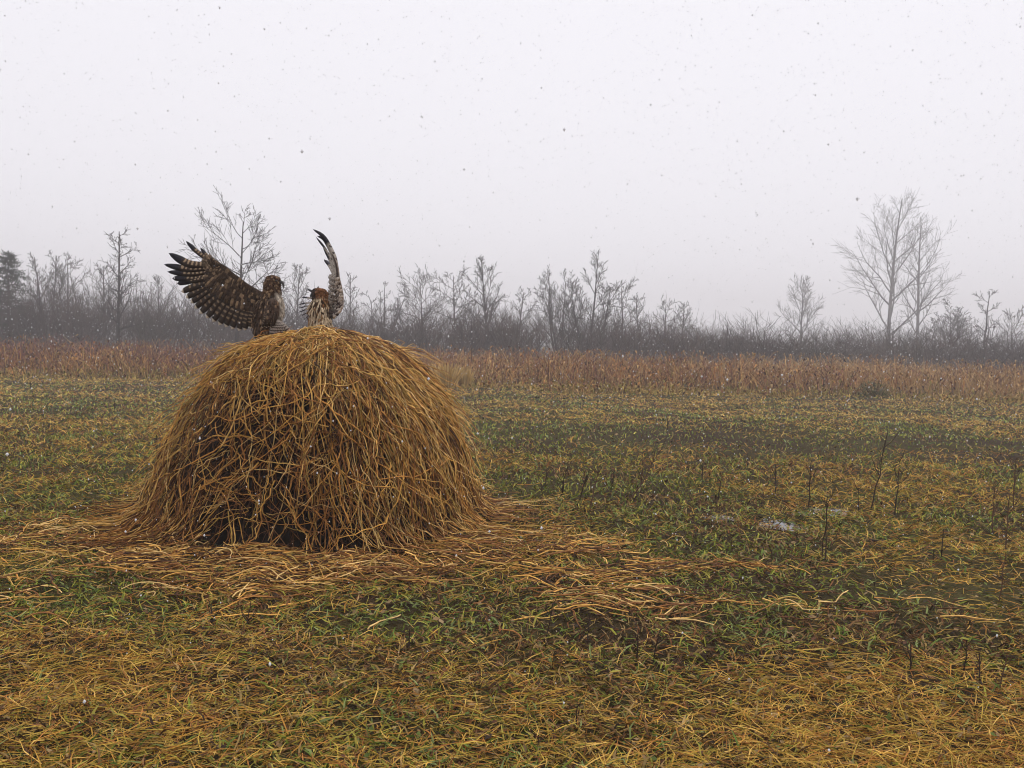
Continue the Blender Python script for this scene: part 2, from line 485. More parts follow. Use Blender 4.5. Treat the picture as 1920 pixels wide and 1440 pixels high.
def blades(N, ymin, ymax, seed):
    u = rng.random(N)
    y = ymin * (ymax / ymin) ** u
    x = rng.uniform(-1, 1, N) * (y * .66 + .8)
    gold, green, mud = zone(None, None, x, y)
    k = rng.random(N) > mud * .85
    for c, w, h in PUD:
        k &= ((x - c[0]) / (w * 1.5)) ** 2 + ((y - c[1]) / (h * 1.8)) ** 2 > .75 * rng.random(N)
    x, y, gold, green, mud = [q[k] for q in (x, y, gold, green, mud)]
    N = len(x)
    typ = rng.random(N)
    isg = typ < gold
    isgreen = (~isg) & (rng.random(N) < green + .2)
    C = np.empty((N, 3))
    C[:] = pick([(.20, .11, .045), (.11, .055, .028), (.28, .19, .07), (.05, .03, .02), (.20, .085, .035), (.34, .22, .09)], N)
    C[isg] = pick([(.54, .30, .055), (.62, .39, .10), (.42, .20, .04), (.48, .32, .055), (.36, .26, .04), (.36, .15, .04)], isg.sum())
    C[isgreen] = pick([(.15, .18, .025), (.27, .26, .04), (.11, .16, .03), (.36, .31, .06), (.22, .26, .09)], isgreen.sum())
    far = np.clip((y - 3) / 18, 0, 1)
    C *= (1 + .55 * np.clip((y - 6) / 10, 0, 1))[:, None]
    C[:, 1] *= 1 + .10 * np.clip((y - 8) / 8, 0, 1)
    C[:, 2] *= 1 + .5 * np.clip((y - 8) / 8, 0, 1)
    L = np.where(isg, rng.uniform(.035, .13, N), rng.uniform(.025, .08, N)) * (1 - .3 * far)
    lie = np.where(isg, rng.uniform(.03, .35, N), rng.uniform(.12, .75, N))
    lie = np.minimum(lie + rng.uniform(0, .5, N) * np.clip((y - 4.2) / 5, 0, 1), .95)
    wd = np.where(isg, rng.uniform(.0022, .0042, N), rng.uniform(.003, .0085, N)) * (1 + 2.2 * far)
    hd = np.where(isg, rng.normal(0.15, 1.0, N) + np.pi * (rng.random(N) < .5), rng.uniform(0, 2 * np.pi, N))
    t = np.linspace(0, 1, 3)[None]
    bend = rng.normal(0, .9, (N, 1))
    a = hd[:, None] + bend * t
    hor = L[:, None] * np.sqrt(1 - lie[:, None] ** 2)
    px_ = x[:, None] + np.cos(a) * hor * t; py_ = y[:, None] + np.sin(a) * hor * t
    z0 = ground_z(x, y)
    z = z0[:, None] + .001 + rng.random((N, 1)) * np.where(isg, .022, .008)[:, None] + L[:, None] * lie[:, None] * (1.6 * t - .75 * t ** 2)
    P = np.stack([px_, py_, z], -1)
    Wd = wd[:, None] * np.array([.8, 1, .25])[None]
    tw = rng.normal(0, .6, N)
    side = np.stack([-np.sin(hd) * np.cos(tw), np.cos(hd) * np.cos(tw), np.sin(tw)], 1)
    return P, Wd, C, side
m_grass = attr_mat("field_grass", 0.7, 8, 0.25, 0.06)
gr = Mesh()
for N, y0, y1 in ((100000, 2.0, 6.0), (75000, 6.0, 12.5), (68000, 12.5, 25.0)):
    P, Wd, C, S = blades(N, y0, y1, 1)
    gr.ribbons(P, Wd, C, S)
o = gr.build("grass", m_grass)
tag(o, "short wet green and straw coloured grass covering the field", "grass", kind="stuff")

# dead leaves and clods give the ground its small darks
N = 12000
y = 2.0 * (22 / 2.0) ** rng.random(N); x = rng.uniform(-1, 1, N) * (y * .66 + .8)
s = rng.uniform(.005, .013, N) * (1 + y / 9)
an = rng.random(N) * 6.28
u_ = np.stack([np.cos(an), np.sin(an), rng.normal(0, .35, N)], 1); v_ = np.stack([-np.sin(an), np.cos(an), rng.normal(0, .35, N)], 1) * rng.uniform(.4, .8, (N, 1))
c_ = np.stack([x, y, ground_z(x, y) + .012 + rng.random(N) * .015], 1)
V = np.stack([c_ - u_ * s[:, None], c_ - v_ * s[:, None], c_ + u_ * s[:, None], c_ + v_ * s[:, None]], 1)
lm = Mesh()
lm.add(V, np.arange(N * 4).reshape(-1, 4), np.repeat(pick([(.12, .06, .03), (.03, .02, .014), (.03, .02, .014), (.2, .13, .06), (.26, .18, .09), (.10, .045, .025), (.10, .13, .03)], N), 4, 0))
o = lm.build("leaf_litter", m_grass)
tag(o, "small dead brown leaves lying in the field grass", "leaves", kind="stuff")

# ------------------------------------------------------------------ tall dead weeds behind the field
def weeds():
    N = 70000
    y = rng.uniform(0, 1, N) ** 1.4 * 25 + 20.5
    x = rng.uniform(-1, 1, N) * (y * .85 + 2)
    edge = 21.9 + 2.2 * (fbm(x * .25, x * 0 + 3, 3) - .5) * 2
    k = y > edge; x, y = x[k], y[k]; N = len(x)
    n1 = fbm(x * .22 + 7, y * .22, 3); n2 = fbm(x * .6, y * .6 + 50, 3)
    hgt = (.35 + .75 * np.clip((n2 - .25) * 1.6, 0, 1)) * rng.uniform(.55, 1.15, N) * np.clip((y - 21) / 4, .35, 1)
    hgt = np.minimum(hgt, 1.0) * rng.choice([1, 1, .6, .35], N)
    orange = pick([(.42, .19, .06), (.52, .26, .085), (.28, .125, .05), (.56, .35, .14), (.20, .09, .05), (.09, .04, .03), (.30, .20, .07), (.24, .10, .06)], N)
    red = pick([(.19, .075, .06), (.25, .11, .075), (.12, .05, .05), (.26, .15, .075), (.09, .045, .04)], N)
    tan = pick([(.52, .34, .15), (.44, .27, .12), (.36, .21, .09)], N)
    wr = np.clip((-x - 3) / 6, 0, .9) * np.clip((y - 24.5) / 6, 0, 1)
    wr = np.maximum(wr, np.clip((n1 - .56) * 5, 0, .8))
    isr = rng.random(N) < wr * .85
    ist = (~isr) & (rng.random(N) < np.clip((x - 5) / 12, .1, .7))
    C = orange; C[isr] = red[isr]; C[ist] = tan[ist]
    fr = rng.random(N) < np.clip((25.5 - y) / 3.5, 0, .8)
    C[fr] = pick([(.42, .30, .09), (.34, .22, .07), (.25, .21, .05), (.20, .11, .05)], fr.sum()); hgt[fr] *= .55
    t = np.array([0, .55, 1.0])[None]
    an = rng.random((N, 1)) * 6.28; ln = rng.uniform(0, 1.5, (N, 1)) ** 1.3 * hgt[:, None]
    P = np.stack([x[:, None] + np.cos(an) * ln * t ** 1.6, y[:, None] + np.sin(an) * ln * t ** 1.6, ground_z(x, y)[:, None] + hgt[:, None] * t], -1)
    Wd = rng.uniform(.005, .016, (N, 1)) * np.array([.8, 1.3, .5])[None] * (y / 24)[:, None]
    return P, Wd, C
m_weed = attr_mat("dead_weeds", 0.9, 3, 0.25, 0.02)
wm = Mesh()
P, Wd, C = weeds(); wm.ribbons(P, Wd, C)
# seed heads
k = rng.random(len(P)) < .35
tip = P[k, 2]; n = len(tip)
an = rng.random((n, 1)) * 6.28
Q3 = np.stack([tip - np.array([0, 0, .05]), tip + np.stack([np.cos(an[:, 0]) * .04, np.sin(an[:, 0]) * .04, np.full(n, .02)], 1), tip + np.stack([np.cos(an[:, 0]) * .1, np.sin(an[:, 0]) * .1, np.full(n, .01)], 1)], 1)
wm.ribbons(Q3, np.tile(np.array([[.03, .05, .02]]), (n, 1)), C[k] * .9)
o = wm.build("tall_weeds", m_weed)
tag(o, "broad band of tall russet and brown dead weeds along the field edge", "weeds", kind="stuff")

# pale grass clump and dark green bush in the weeds
def clump(name, px, Y, w, h, n, pal, label, cat, lean=.35):
    c = at_dist(px, Y)
    an = rng.random(n) * 6.28; r = np.sqrt(rng.random(n)) * w * .5
    bx_ = c[0] + np.cos(an) * r * .5; by_ = c[1] + np.sin(an) * r * .5
    t = np.array([0, .4, .75, 1.0])[None]
    H = h * rng.uniform(.5, 1.05, (n, 1))
    P = np.stack([bx_[:, None] + np.cos(an)[:, None] * w * lean * t ** 1.8 * rng.random((n, 1)), by_[:, None] + np.sin(an)[:, None] * w * lean * t ** 1.8 * rng.random((n, 1)), H * t], -1)
    m = Mesh(); m.ribbons(P, rng.uniform(.012, .03, (n, 1)) * np.array([[.8, 1, .8, .3]]), pick(pal, n))
    o = m.build(name, m_weed, origin=(c[0], c[1], 0))
    return tag(o, label, cat)
clump("grass_clump", 838, 21.9, 1.0, .62, 260, [(.6, .40, .15), (.66, .48, .22), (.5, .32, .1)], "bright straw coloured grass clump standing out in the russet weeds beside the hay heap", "grass clump")
clump("grass_clump", 872, 22.2, .6, .55, 140, [(.6, .40, .15), (.62, .45, .2)], "smaller straw coloured grass tuft next to the bright clump in the weeds", "grass clump")
bc = at_dist(1638, 22.6)
n = 900
dv = rng.normal(0, 1, (n, 3)); dv /= np.linalg.norm(dv, axis=1, keepdims=True); dv[:, 2] = np.abs(dv[:, 2])
p0 = bc + dv * np.array([.5, .4, .42]) * rng.random((n, 1)) ** .4
d2 = rng.normal(0, 1, (n, 3)); d2[:, 2] = np.abs(d2[:, 2]) * .6; d2 /= np.linalg.norm(d2, axis=1, keepdims=True)
lb = rng.uniform(.06, .14, (n, 1))
bm = Mesh(); bm.ribbons(np.stack([p0, p0 + d2 * lb * .5, p0 + d2 * lb], 1), np.tile(np.array([[.015, .022, .008]]), (n, 1)), pick([(.14, .15, .07), (.20, .16, .08), (.28, .18, .09), (.10, .12, .06)], n))
ns = 14
aa = rng.random(ns) * 6.28
tp = bc + np.stack([np.cos(aa) * .35, np.sin(aa) * .3, rng.uniform(.2, .42, ns)], 1)
b0 = np.tile(bc, (ns, 1))
bm.tubes(np.stack([b0, (b0 + tp) / 2, tp], 1), np.tile(np.array([[.008, .006, .003]]), (ns, 1)), np.array((.10, .07, .045)), 3)
tag(bm.build("low_bush", m_weed, origin=tuple(bc)), "low dull green bush at the front edge of the pale weeds", "bush")

# ------------------------------------------------------------------ bare thicket behind the weeds
def shrub_template(seed, H=3.0):
    r = np.random.default_rng(seed)
    P = []; Wd = []
    def branch(p0, d, L, w, lev):
        pts = [p0]; dd = d.copy()
        for _ in range(2):
            dd = dd + r.normal(0, .22, 3); dd[2] += .05; dd /= np.linalg.norm(dd)
            pts.append(pts[-1] + dd * L / 2)
        P.append(pts); Wd.append([w * 1.1, w * .9, w * .5])
        if lev == 0: return
        for _ in range([0, 3, 7][lev]):
            f = r.uniform(.25, 1.0)
            b0 = pts[0] * (1 - min(1, 2 * f)) + pts[1] * min(1, 2 * f) if f < .5 else pts[1] * (2 - 2 * f) + pts[2] * (2 * f - 1)
            nd = dd + r.normal(0, .8, 3); nd[2] = abs(nd[2]) * .6 + .1; nd /= np.linalg.norm(nd)
            branch(b0, nd, L * r.uniform(.35, .6), w * .6, lev - 1)
    for _ in range(11):
        a = r.random() * 6.28; s = r.uniform(.05, .75)
        d = np.array([math.cos(a) * s, math.sin(a) * s, 1.0]); d /= np.linalg.norm(d)
        branch(np.array([math.cos(a) * .25, math.sin(a) * .25, 0]), d, H * r.uniform(.55, 1.0), .04, 2)
    return np.array(P), np.array(Wd)
TEMPL = [shrub_template(100 + i) for i in range(6)]
m_twig = attr_mat("bare_twigs", 0.95, 2, 0.25, 0.02)
tm = Mesh()
NSH = 660
for k in range(NSH):
    Y = rng.uniform(46.5, 62); x = rng.uniform(-1, 1) * (Y * .92)
    P, Wd = TEMPL[k % 6]
    a = rng.random() * 6.28; ca, sa = math.cos(a), math.sin(a)
    hs = (1.06 - .0065 * (x + 0)) * rng.uniform(.62, 1.0) * (1.0 if Y < 55 else 1.12)
    ws = rng.uniform(.8, 1.25)
    hs *= .92 + .25 * (fbm(np.array([x * .12]), np.array([2.0]), 2)[0] - .5) * 2
    Q = np.stack([(P[..., 0] * ca - P[..., 1] * sa) * ws + x, (P[..., 0] * sa + P[..., 1] * ca) * ws + Y, P[..., 2] * hs], -1)
    base = np.array([(.075, .055, .05), (.09, .065, .06), (.06, .048, .048), (.10, .07, .055), (.07, .06, .045)][rng.integers(5)])
    tm.ribbons(Q, Wd, np.tile(base, (len(Q), 1)) * rng.uniform(.7, 1.3, (len(Q), 1)))
o = tm.build("bare_thicket", m_twig)
tag(o, "long dense thicket of bare grey brown brush behind the weeds", "thicket", kind="stuff")

# ------------------------------------------------------------------ bare trees
m_bark = attr_mat("grey_bark", 0.9, 6, 0.3, 0.03)
def rot_about(v, axis, a):
    axis = axis / (np.linalg.norm(axis) + 1e-9)
    return v * math.cos(a) + np.cross(axis, v) * math.sin(a) + axis * (axis @ v) * (1 - math.cos(a))

def bare_tree(px, top_py, wpx, Y, style, label, seed, col=(.07, .058, .055), group=None, dens=1.0, name="bare_tree"):
    r = np.random.default_rng(seed)
    c = at_dist(px, Y)
    d = np.linalg.norm(c[:2]); pxm = FPX / (c - CAMP).dot(FWD)
    hx = project(np.array([c[0], c[1], CAM_H]))[1]
    H = (hx - top_py) / pxm + CAM_H
    Wm = wpx / pxm
    RMIN = .00022 * min(Y, 75)
    lists = {0: [], 1: [], 2: [], 3: []}
    mp = {0: 10, 1: 7, 2: 4, 3: 2}
    def limb(p0, dr, L, r0, lev, up, wob):
        M = mp[lev]; pts = [p0.copy()]; dd = dr / np.linalg.norm(dr)
        for q in range(M - 1):
            dd = dd + r.normal(0, wob, 3); dd[2] += up; dd /= np.linalg.norm(dd)
            pts.append(pts[-1] + dd * L / (M - 1))
        pts = np.array(pts); rr = r0 * (1 - np.linspace(0, .8, M))
        lists[lev].append((pts, rr)); return pts, rr
    def sub(pts, rr, lev, n, lo, hi, L, ang, up, wob):
        for q in range(n):
            f = lo + (hi - lo) * (q + r.random()) / n
            x = f * (len(pts) - 1); i = min(int(x), len(pts) - 2); g_ = x - i
            p = pts[i] * (1 - g_) + pts[i + 1] * g_; rad = rr[i] * (1 - g_) + rr[i + 1] * g_
            t = pts[i + 1] - pts[i]; t /= np.linalg.norm(t)
            if lev == 1:
                az = q * 2.4 + r.uniform(-.5, .5)
                ax = np.cross(t, np.array([math.cos(az), math.sin(az), 0.0]))
            else:
                ax = np.cross(t, r.normal(0, 1, 3))
            nd = rot_about(t, ax, ang * r.uniform(.75, 1.25))
            LL = L(f) * r.uniform(.7, 1.2)
            yield limb(p, nd, LL, max(rad * .6, RMIN), lev, up, wob), f
    z0 = np.array([0, 0, -.05])
    r0 = H * .012 + .03
    nlev1 = int({'oval': 20, 'round': 15, 'fan': 8, 'spire': 22, 'snag': 8}[style] * (0.7 + .3 * dens))
    stems = [(z0, np.array([0, 0, 1.0]), H, r0)]
    if style == 'fan':
        n = r.integers(3, 5)
        stems = []
        for q in range(n):
            s = (q - (n - 1) / 2) / max(1, (n - 1) / 2)
            stems.append((z0 + np.array([s * .12, r.normal(0, .1), 0]), np.array([s * Wm / H * .55 + r.normal(0, .04), r.normal(0, .15), 1.0]), H * (1 - .22 * abs(s)) * r.uniform(.9, 1), r0 * .8))
    for (p0, dr, L, rad) in stems:
        tp, tr = limb(p0, dr, L, rad, 0, .03 if style == 'fan' else .02, {'oval': .018, 'round': .03, 'fan': .04, 'spire': .015, 'snag': .09}[style])
        if style == 'oval':
            Lf = lambda f: min(Wm * .5 * (1.12 - f) ** .55 / .50, H * (1.02 - f) * 1.02); ang, up, lo = .80, .10, .12
        elif style == 'round':
            Lf = lambda f: Wm * .5 * math.sqrt(max(.12, 1 - ((f - .45) / .62) ** 2)) / .74; ang, up, lo = 1.0, .045, .28
        elif style == 'spire':
            Lf = lambda f: Wm * .5 * (1.1 - .8 * f) / .72; ang, up, lo = .95, .06, .18
        elif style == 'snag':
            Lf = lambda f: Wm * .5 * (1.1 - .5 * f); ang, up, lo = .9, .03, .3
        else:
            Lf = lambda f: Wm * .62 * (1.15 - .75 * f); ang, up, lo = .62, .05, .2
        for (b1, f1) in list(sub(tp, tr, 1, nlev1, lo, .97, Lf, ang, up, .10)):
            l1 = np.linalg.norm(b1[0][-1] - b1[0][0])
            n2 = max(4, int((5 + min(l1, 4) * 2.0) * dens))
            for (b2, f2) in list(sub(b1[0], b1[1], 2, n2, .2, 1.0, lambda f: l1 * .45 * (1.15 - .6 * f), .7, .08, .12)):
                l2 = np.linalg.norm(b2[0][-1] - b2[0][0])
                for _ in sub(b2[0], b2[1], 3, max(2, int((3 + min(l2, 2) * 2) * dens)), .25, 1.0, lambda f: max(.22, l2 * .5), .6, .06, .12): pass
    root = empty(name, (c[0], c[1], 0))
    tag(root, label, "tree", group)
    loc = np.array([c[0], c[1], 0])
    col = np.array(col)
    trunk = Mesh()
    P = np.array([a for a, _ in lists[0]]) ; Rr = np.array([b for _, b in lists[0]])
    trunk.tubes(P, Rr, col * .9, 6)
    o = trunk.build("trunk", m_bark, root, smooth=True, origin=(0, 0, 0))
    cr = Mesh()
    for lev in (1, 2, 3):
        if lists[lev]:
            P = np.array([a for a, _ in lists[lev]]); Rr = np.array([b for _, b in lists[lev]])
            cr.tubes(P, np.maximum(Rr, RMIN * .8), np.tile(col, (len(P), 1)) * r.uniform(.8, 1.25, (len(P), 1)), 4 if lev == 1 else 3)
    cr.build("crown", m_bark, root, origin=(0, 0, 0))
    return root

DK = (.05, .042, .04); MD = (.075, .065, .062)
TREES = [
    (90, 455, 95, 64, 'fan', "many stemmed pale bare tree next to the dark evergreen", MD, None, 1.0),
    (127, 488, 70, 66, 'round', "bushy bare tree between the many stemmed pale tree and the slim dark tree", MD, None, 1.0),
    (158, 505, 45, 67, 'fan', 'small many stemmed bare tree between the bushy bare tree and the slim dark tree', MD, None, .8),
    (222, 434, 95, 48, 'spire', "slim dark bare tree with open ascending branches, left of the spread hawk wing", DK, None, 1.0),
    (196, 498, 60, 62, 'oval', "fainter bare tree close behind the slim dark tree", MD, None, .9),
    (267, 532, 34, 66, 'fan', 'thin small bare tree standing just past the slim dark tree', MD, None, .8),
    (298, 518, 46, 66, 'oval', 'small bare tree under the finger tips of the spread hawk wing', MD, None, .8),
    (443, 414, 150, 47, 'round', "dark bare tree with broad round crown right behind the hawk's spread wing", (.03, .024, .023), None, 1.1),
    (497, 505, 70, 62, 'round', "low bare tree beside the broad round crowned tree, behind the brown hawk's head", MD, None, .9),
    (556, 498, 62, 64, 'oval', "pale bare tree seen in the gap between the two hawks", MD, None, .9),
    (655, 515, 36, 66, 'oval', 'small pale bare tree just past the raised hawk wing', MD, None, .8),
    (725, 515, 42, 66, 'fan', 'small bare tree between the stunted arching tree and the broad low tree', MD, None, .8),
    (690, 545, 50, 58, 'snag', "stunted bare tree with an arching limb on top of the thicket", DK, None, .7),
    (790, 524, 84, 64, 'round', "broad low bare tree beside a taller round one above the thicket", MD, None, 1.0),
    (852, 516, 76, 62, 'round', "round headed bare tree next to the tall narrow one above the thicket", MD, None, 1.0),
    (913, 485, 80, 56, 'oval', "tall narrow bare tree with upswept branches standing alone in mid thicket", DK, None, 1.0),
    (970, 546, 48, 60, 'round', 'small bare tree just past the tall narrow tree in mid thicket', MD, None, .8),
    (1048, 500, 110, 56, 'fan', "wide fan shaped bare tree with slanting stems next to the taller twin stemmed one", DK, None, 1.0),
    (1105, 476, 110, 54, 'fan', "tallest fan shaped bare tree with several dark upright stems", DK, None, 1.2),
    (1165, 538, 70, 60, 'round', "low round bare tree at the foot of the tallest fan shaped tree", MD, None, .9),
    (1198, 556, 52, 62, 'round', 'small bare tree past the low round tree by the tallest fan shaped tree', MD, None, .8),
    (1242, 570, 60, 62, 'round', 'low round bare tree where the thicket top drops, beside a thinner last tree', MD, None, .8),
    (1277, 568, 40, 60, 'oval', 'thin last small tree before the long treeless stretch of thicket', MD, None, .8),
    (1500, 520, 66, 110, 'oval', "lone small pyramid shaped bare tree fading in the haze", MD, None, .9),
    (1664, 374, 148, 125, 'oval', "very large bare tree with broad oval crown fading in the haze", MD, None, .9),
    (1720, 425, 84, 120, 'oval', "slimmer tall bare tree touching the very large oval one", MD, None, .75),
    (1785, 560, 84, 72, 'fan', "low many stemmed bare tree beyond the slimmer tall tree", MD, None, 1.0),
    (1842, 542, 66, 72, 'snag', "crooked bare tree with few limbs at the hazy end of the thicket", MD, None, 1.0),
    (1895, 590, 60, 72, 'round', 'faint low bare tree at the hazy end of the thicket beyond the crooked one', MD, None, .8),
]
for i, (px, ty, w, Yd, st, lab, colr, grp, dens) in enumerate(TREES):
    bare_tree(px, ty, w, Yd, st, lab, 500 + i, colr, grp, dens)

# evergreen at the left border
def conifer(px, top_py, wpx, Y, label, seed):
    r = np.random.default_rng(seed)
    c = at_dist(px, Y); pxm = FPX / (c - CAMP).dot(FWD)
    H = (project(np.array([c[0], c[1], CAM_H]))[1] - top_py) / pxm + CAM_H
    Rm = wpx / pxm / 2
    root = empty("evergreen_tree", (c[0], c[1], 0)); tag(root, label, "tree")
    t = Mesh()
    z = np.linspace(-.05, H * .98, 8)
    t.tubes(np.stack([r.normal(0, .01, 8), r.normal(0, .01, 8), z], -1)[None], np.linspace(.13, .015, 8)[None], np.array((.06, .045, .035)), 6)
    t.build("trunk", m_bark, root, origin=(0, 0, 0))
    cr = Mesh(); BP = []; NP = []
    for q in range(240):
        h = r.uniform(.06, 1) ** 0.9
        L = Rm * (1.08 - h) ** .8 * r.uniform(.55, 1.1) + .08
        a = r.random() * 6.28; d = np.array([math.cos(a), math.sin(a), .25])
        p0 = np.array([0, 0, h * H * .97])
        s = np.linspace(0, 1, 4)[:, None]
        pts = p0 + d * L * s - np.array([0, 0, .22]) * L * s ** 2
        BP.append(pts)
        for _ in range(int(10 + L * 22)):
            f = r.uniform(.15, 1); p = p0 + d * L * f - np.array([0, 0, .22]) * L * f * f
            nd = r.normal(0, 1, 3); nd[2] *= .7; nd = nd / np.linalg.norm(nd) + d * .5
            l = r.uniform(.10, .24)
            NP.append([p, p + nd * l * .5, p + nd * l])
    BP = np.array(BP)
    cr.tubes(BP, np.tile(np.linspace(.02, .006, 4), (len(BP), 1)), np.array((.05, .04, .03)), 3)
    NP = np.array(NP)
    cr.ribbons(NP, np.tile(np.array([[.03, .05, .02]]), (len(NP), 1)), pick([(.03, .05, .028), (.04, .06, .03), (.025, .04, .025)], len(NP)))
    cr.build("crown", m_weed, root, origin=(0, 0, 0))
conifer(16, 472, 150, 50, "dark green cone shaped evergreen tree at the end of the thicket", 900)
conifer(-38, 500, 110, 52, "second evergreen tree half hidden behind the cone shaped one", 901)

# ------------------------------------------------------------------ upright dead weed stems in the field
m_stem = attr_mat("dead_stems", 0.8, 20, 0.3, 0.15)
GS = "dead weed stems standing in the field"
L_PUD = "thin dark weed stem in grass near the puddles"
L_MID = "dark branching weed stem in green grass behind the scattered straw"
L_RGT = "thin brown weed stem in sparse muddy grass past the puddles"
L_NEAR = "dark weed stem in golden matted grass before the scattered straw"
L_FAR = "dark weed stub in far grass near the russet weeds"
STEMS = [
    (1549, 1053, 1551, 930, 0, "taller of two crossed upright weed stems in front of a puddle"), (1541, 1048, 1553, 942, 0, "shorter of two crossed upright weed stems in front of a puddle"),
    (1631, 958, 1664, 812, 1, "tallest leaning dead weed stem, behind the puddles"), (1516, 950, 1521, 866, 1, L_PUD), (1454, 928, 1454, 870, 0, L_PUD),
    (1678, 967, 1686, 862, 1, L_PUD), (1611, 958, 1609, 915, 0, L_PUD), (1764, 1053, 1769, 992, 0, L_RGT), (1749, 1057, 1751, 1030, 0, L_RGT),
    (1885, 1035, 1894, 925, 2, L_RGT), (1872, 1130, 1886, 1036, 2, L_RGT), (1860, 1000, 1866, 900, 2, L_RGT), (1900, 960, 1906, 858, 2, L_RGT),
    (1708, 1260, 1708, 1206, 3, "dark weed stub with spread side twigs beside the brightest golden grass"), (1837, 1272, 1838, 1215, 1, L_NEAR), (1222, 1238, 1236, 1186, 0, L_NEAR),
    (1808, 1255, 1812, 1200, 1, L_NEAR), (1870, 1290, 1888, 1228, 2, L_NEAR),
    (1024, 917, 1024, 876, 0, L_MID), (1017, 936, 1016, 908, 1, L_MID), (1107, 947, 1122, 882, 2, L_MID), (1180, 938, 1238, 844, 2, "long leaning branched weed stem in the grass behind the scattered straw"),
    (1052, 930, 1062, 880, 1, L_MID), (1202, 925, 1206, 862, 2, L_MID), (1085, 940, 1100, 890, 1, L_MID), (1148, 915, 1152, 880, 1, L_MID),
    (1252, 805, 1252, 785, 0, L_FAR), (1120, 765, 1121, 752, 0, L_FAR), (57, 733, 58, 711, 1, L_FAR), (81, 729, 81, 711, 0, L_FAR), (214, 770, 215, 752, 0, L_FAR),
    (461, 1183, 470, 1128, 3, "forked dark weed stem in the golden grass before the hay heap"), (397, 1162, 397, 1130, 3, "short forked weed stub beside the taller forked stem before the hay heap"),
    (1023, 1192, 1036, 1132, 1, L_NEAR), (1100, 1207, 1106, 1150, 1, L_NEAR), (1192, 1240, 1198, 1178, 0, L_NEAR), (1080, 1357, 1082, 1318, 0, L_NEAR),
    (1316, 905, 1318, 868, 1, L_PUD), (1400, 885, 1402, 850, 0, L_PUD), (1345, 940, 1352, 900, 1, L_PUD), (766, 1208, 768, 1180, 0, L_NEAR),
]
def stem_h(q):
    p = gpt(q[0], q[1]); return math.hypot(q[2] - q[0], q[3] - q[1]) / FPX * ((p - CAMP) @ FWD)
SHARED = {L_PUD, L_MID, L_RGT, L_NEAR, L_FAR}
ORD = ["tallest", "second tallest", "third tallest", "fourth tallest", "fifth tallest", "sixth tallest", "seventh tallest", "eighth tallest", "ninth tallest"]
for k, (bx_, by_, tx, ty, br, lab) in enumerate(STEMS):
    in_group = lab in SHARED
    if in_group:
        mates = sorted([q for q in STEMS if q[5] == lab], key=stem_h, reverse=True)
        rank = mates.index(STEMS[k])
        lab = lab + ", " + ("shortest" if rank == len(mates) - 1 else ORD[rank]) + " of them"
    r = np.random.default_rng(1200 + k)
    p0 = gpt(bx_, by_); D = (p0 - CAMP) @ FWD
    p1 = W(tx, ty, D * r.uniform(.985, 1.015))
    p0 = p0 + np.array([0, 0, float(ground_z(p0[0], p0[1])) - .02])
    t = np.linspace(0, 1, 7)[:, None]
    hgt = np.linalg.norm(p1 - p0)
    pts = p0 + (p1 - p0) * t + r.normal(0, .012 * hgt, (7, 3)) * np.sin(t * np.pi)
    rad = min(.0075, max(.0036, .00085 * D))
    m = Mesh()
    colr = np.array((.045, .028, .02)) if br != 2 else np.array((.11, .06, .035))
    m.tubes(pts[None], (rad * (1 - .55 * t[:, 0]))[None], colr, 5)
    for _ in range([2, 4, 7, 5][br]):
        f = r.uniform(.25, .95) if br != 3 else r.uniform(.3, .6)
        q = p0 + (p1 - p0) * f
        a = r.random() * 6.28; l = hgt * r.uniform(.12, .3) * (1.8 if br == 3 else 1)
        d = np.array([math.cos(a), math.sin(a) * .6, r.uniform(.6, 1.3)]); d /= np.linalg.norm(d)
        m.tubes(np.array([q, q + d * l * .5 + r.normal(0, .01, 3) * l, q + (d + [0, 0, .25]) * l])[None], np.array([[.6, .5, .3]]) * rad, colr, 4)
    o = m.build("weed_stem", m_stem, origin=tuple(p0))
    tag(o, lab, "weed stem", GS if in_group else None)

# fallen dark sticks
for (x0, y0, x1, y1, lab) in [(1630, 1024, 1672, 1018, "short dark stick lying in the grass right of the crossed weed stems"),
                              (176, 1048, 208, 1030, "short dark stick lying in the straw beside the hay heap")]:
    a, b_ = gpt(x0, y0), gpt(x1, y1)
    t = np.linspace(0, 1, 6)[:, None]
    pts = a + (b_ - a) * t; pts[:, 2] = ground_z(pts[:, 0], pts[:, 1]) + .03; pts += rng.normal(0, .004, pts.shape)
    m = Mesh(); m.tubes(pts[None], np.array([[.006, .010, .011, .010, .009, .004]]), np.array((.03, .022, .018)), 6)
    tag(m.build("fallen_stick", m_stem, origin=tuple(a)), lab, "stick")

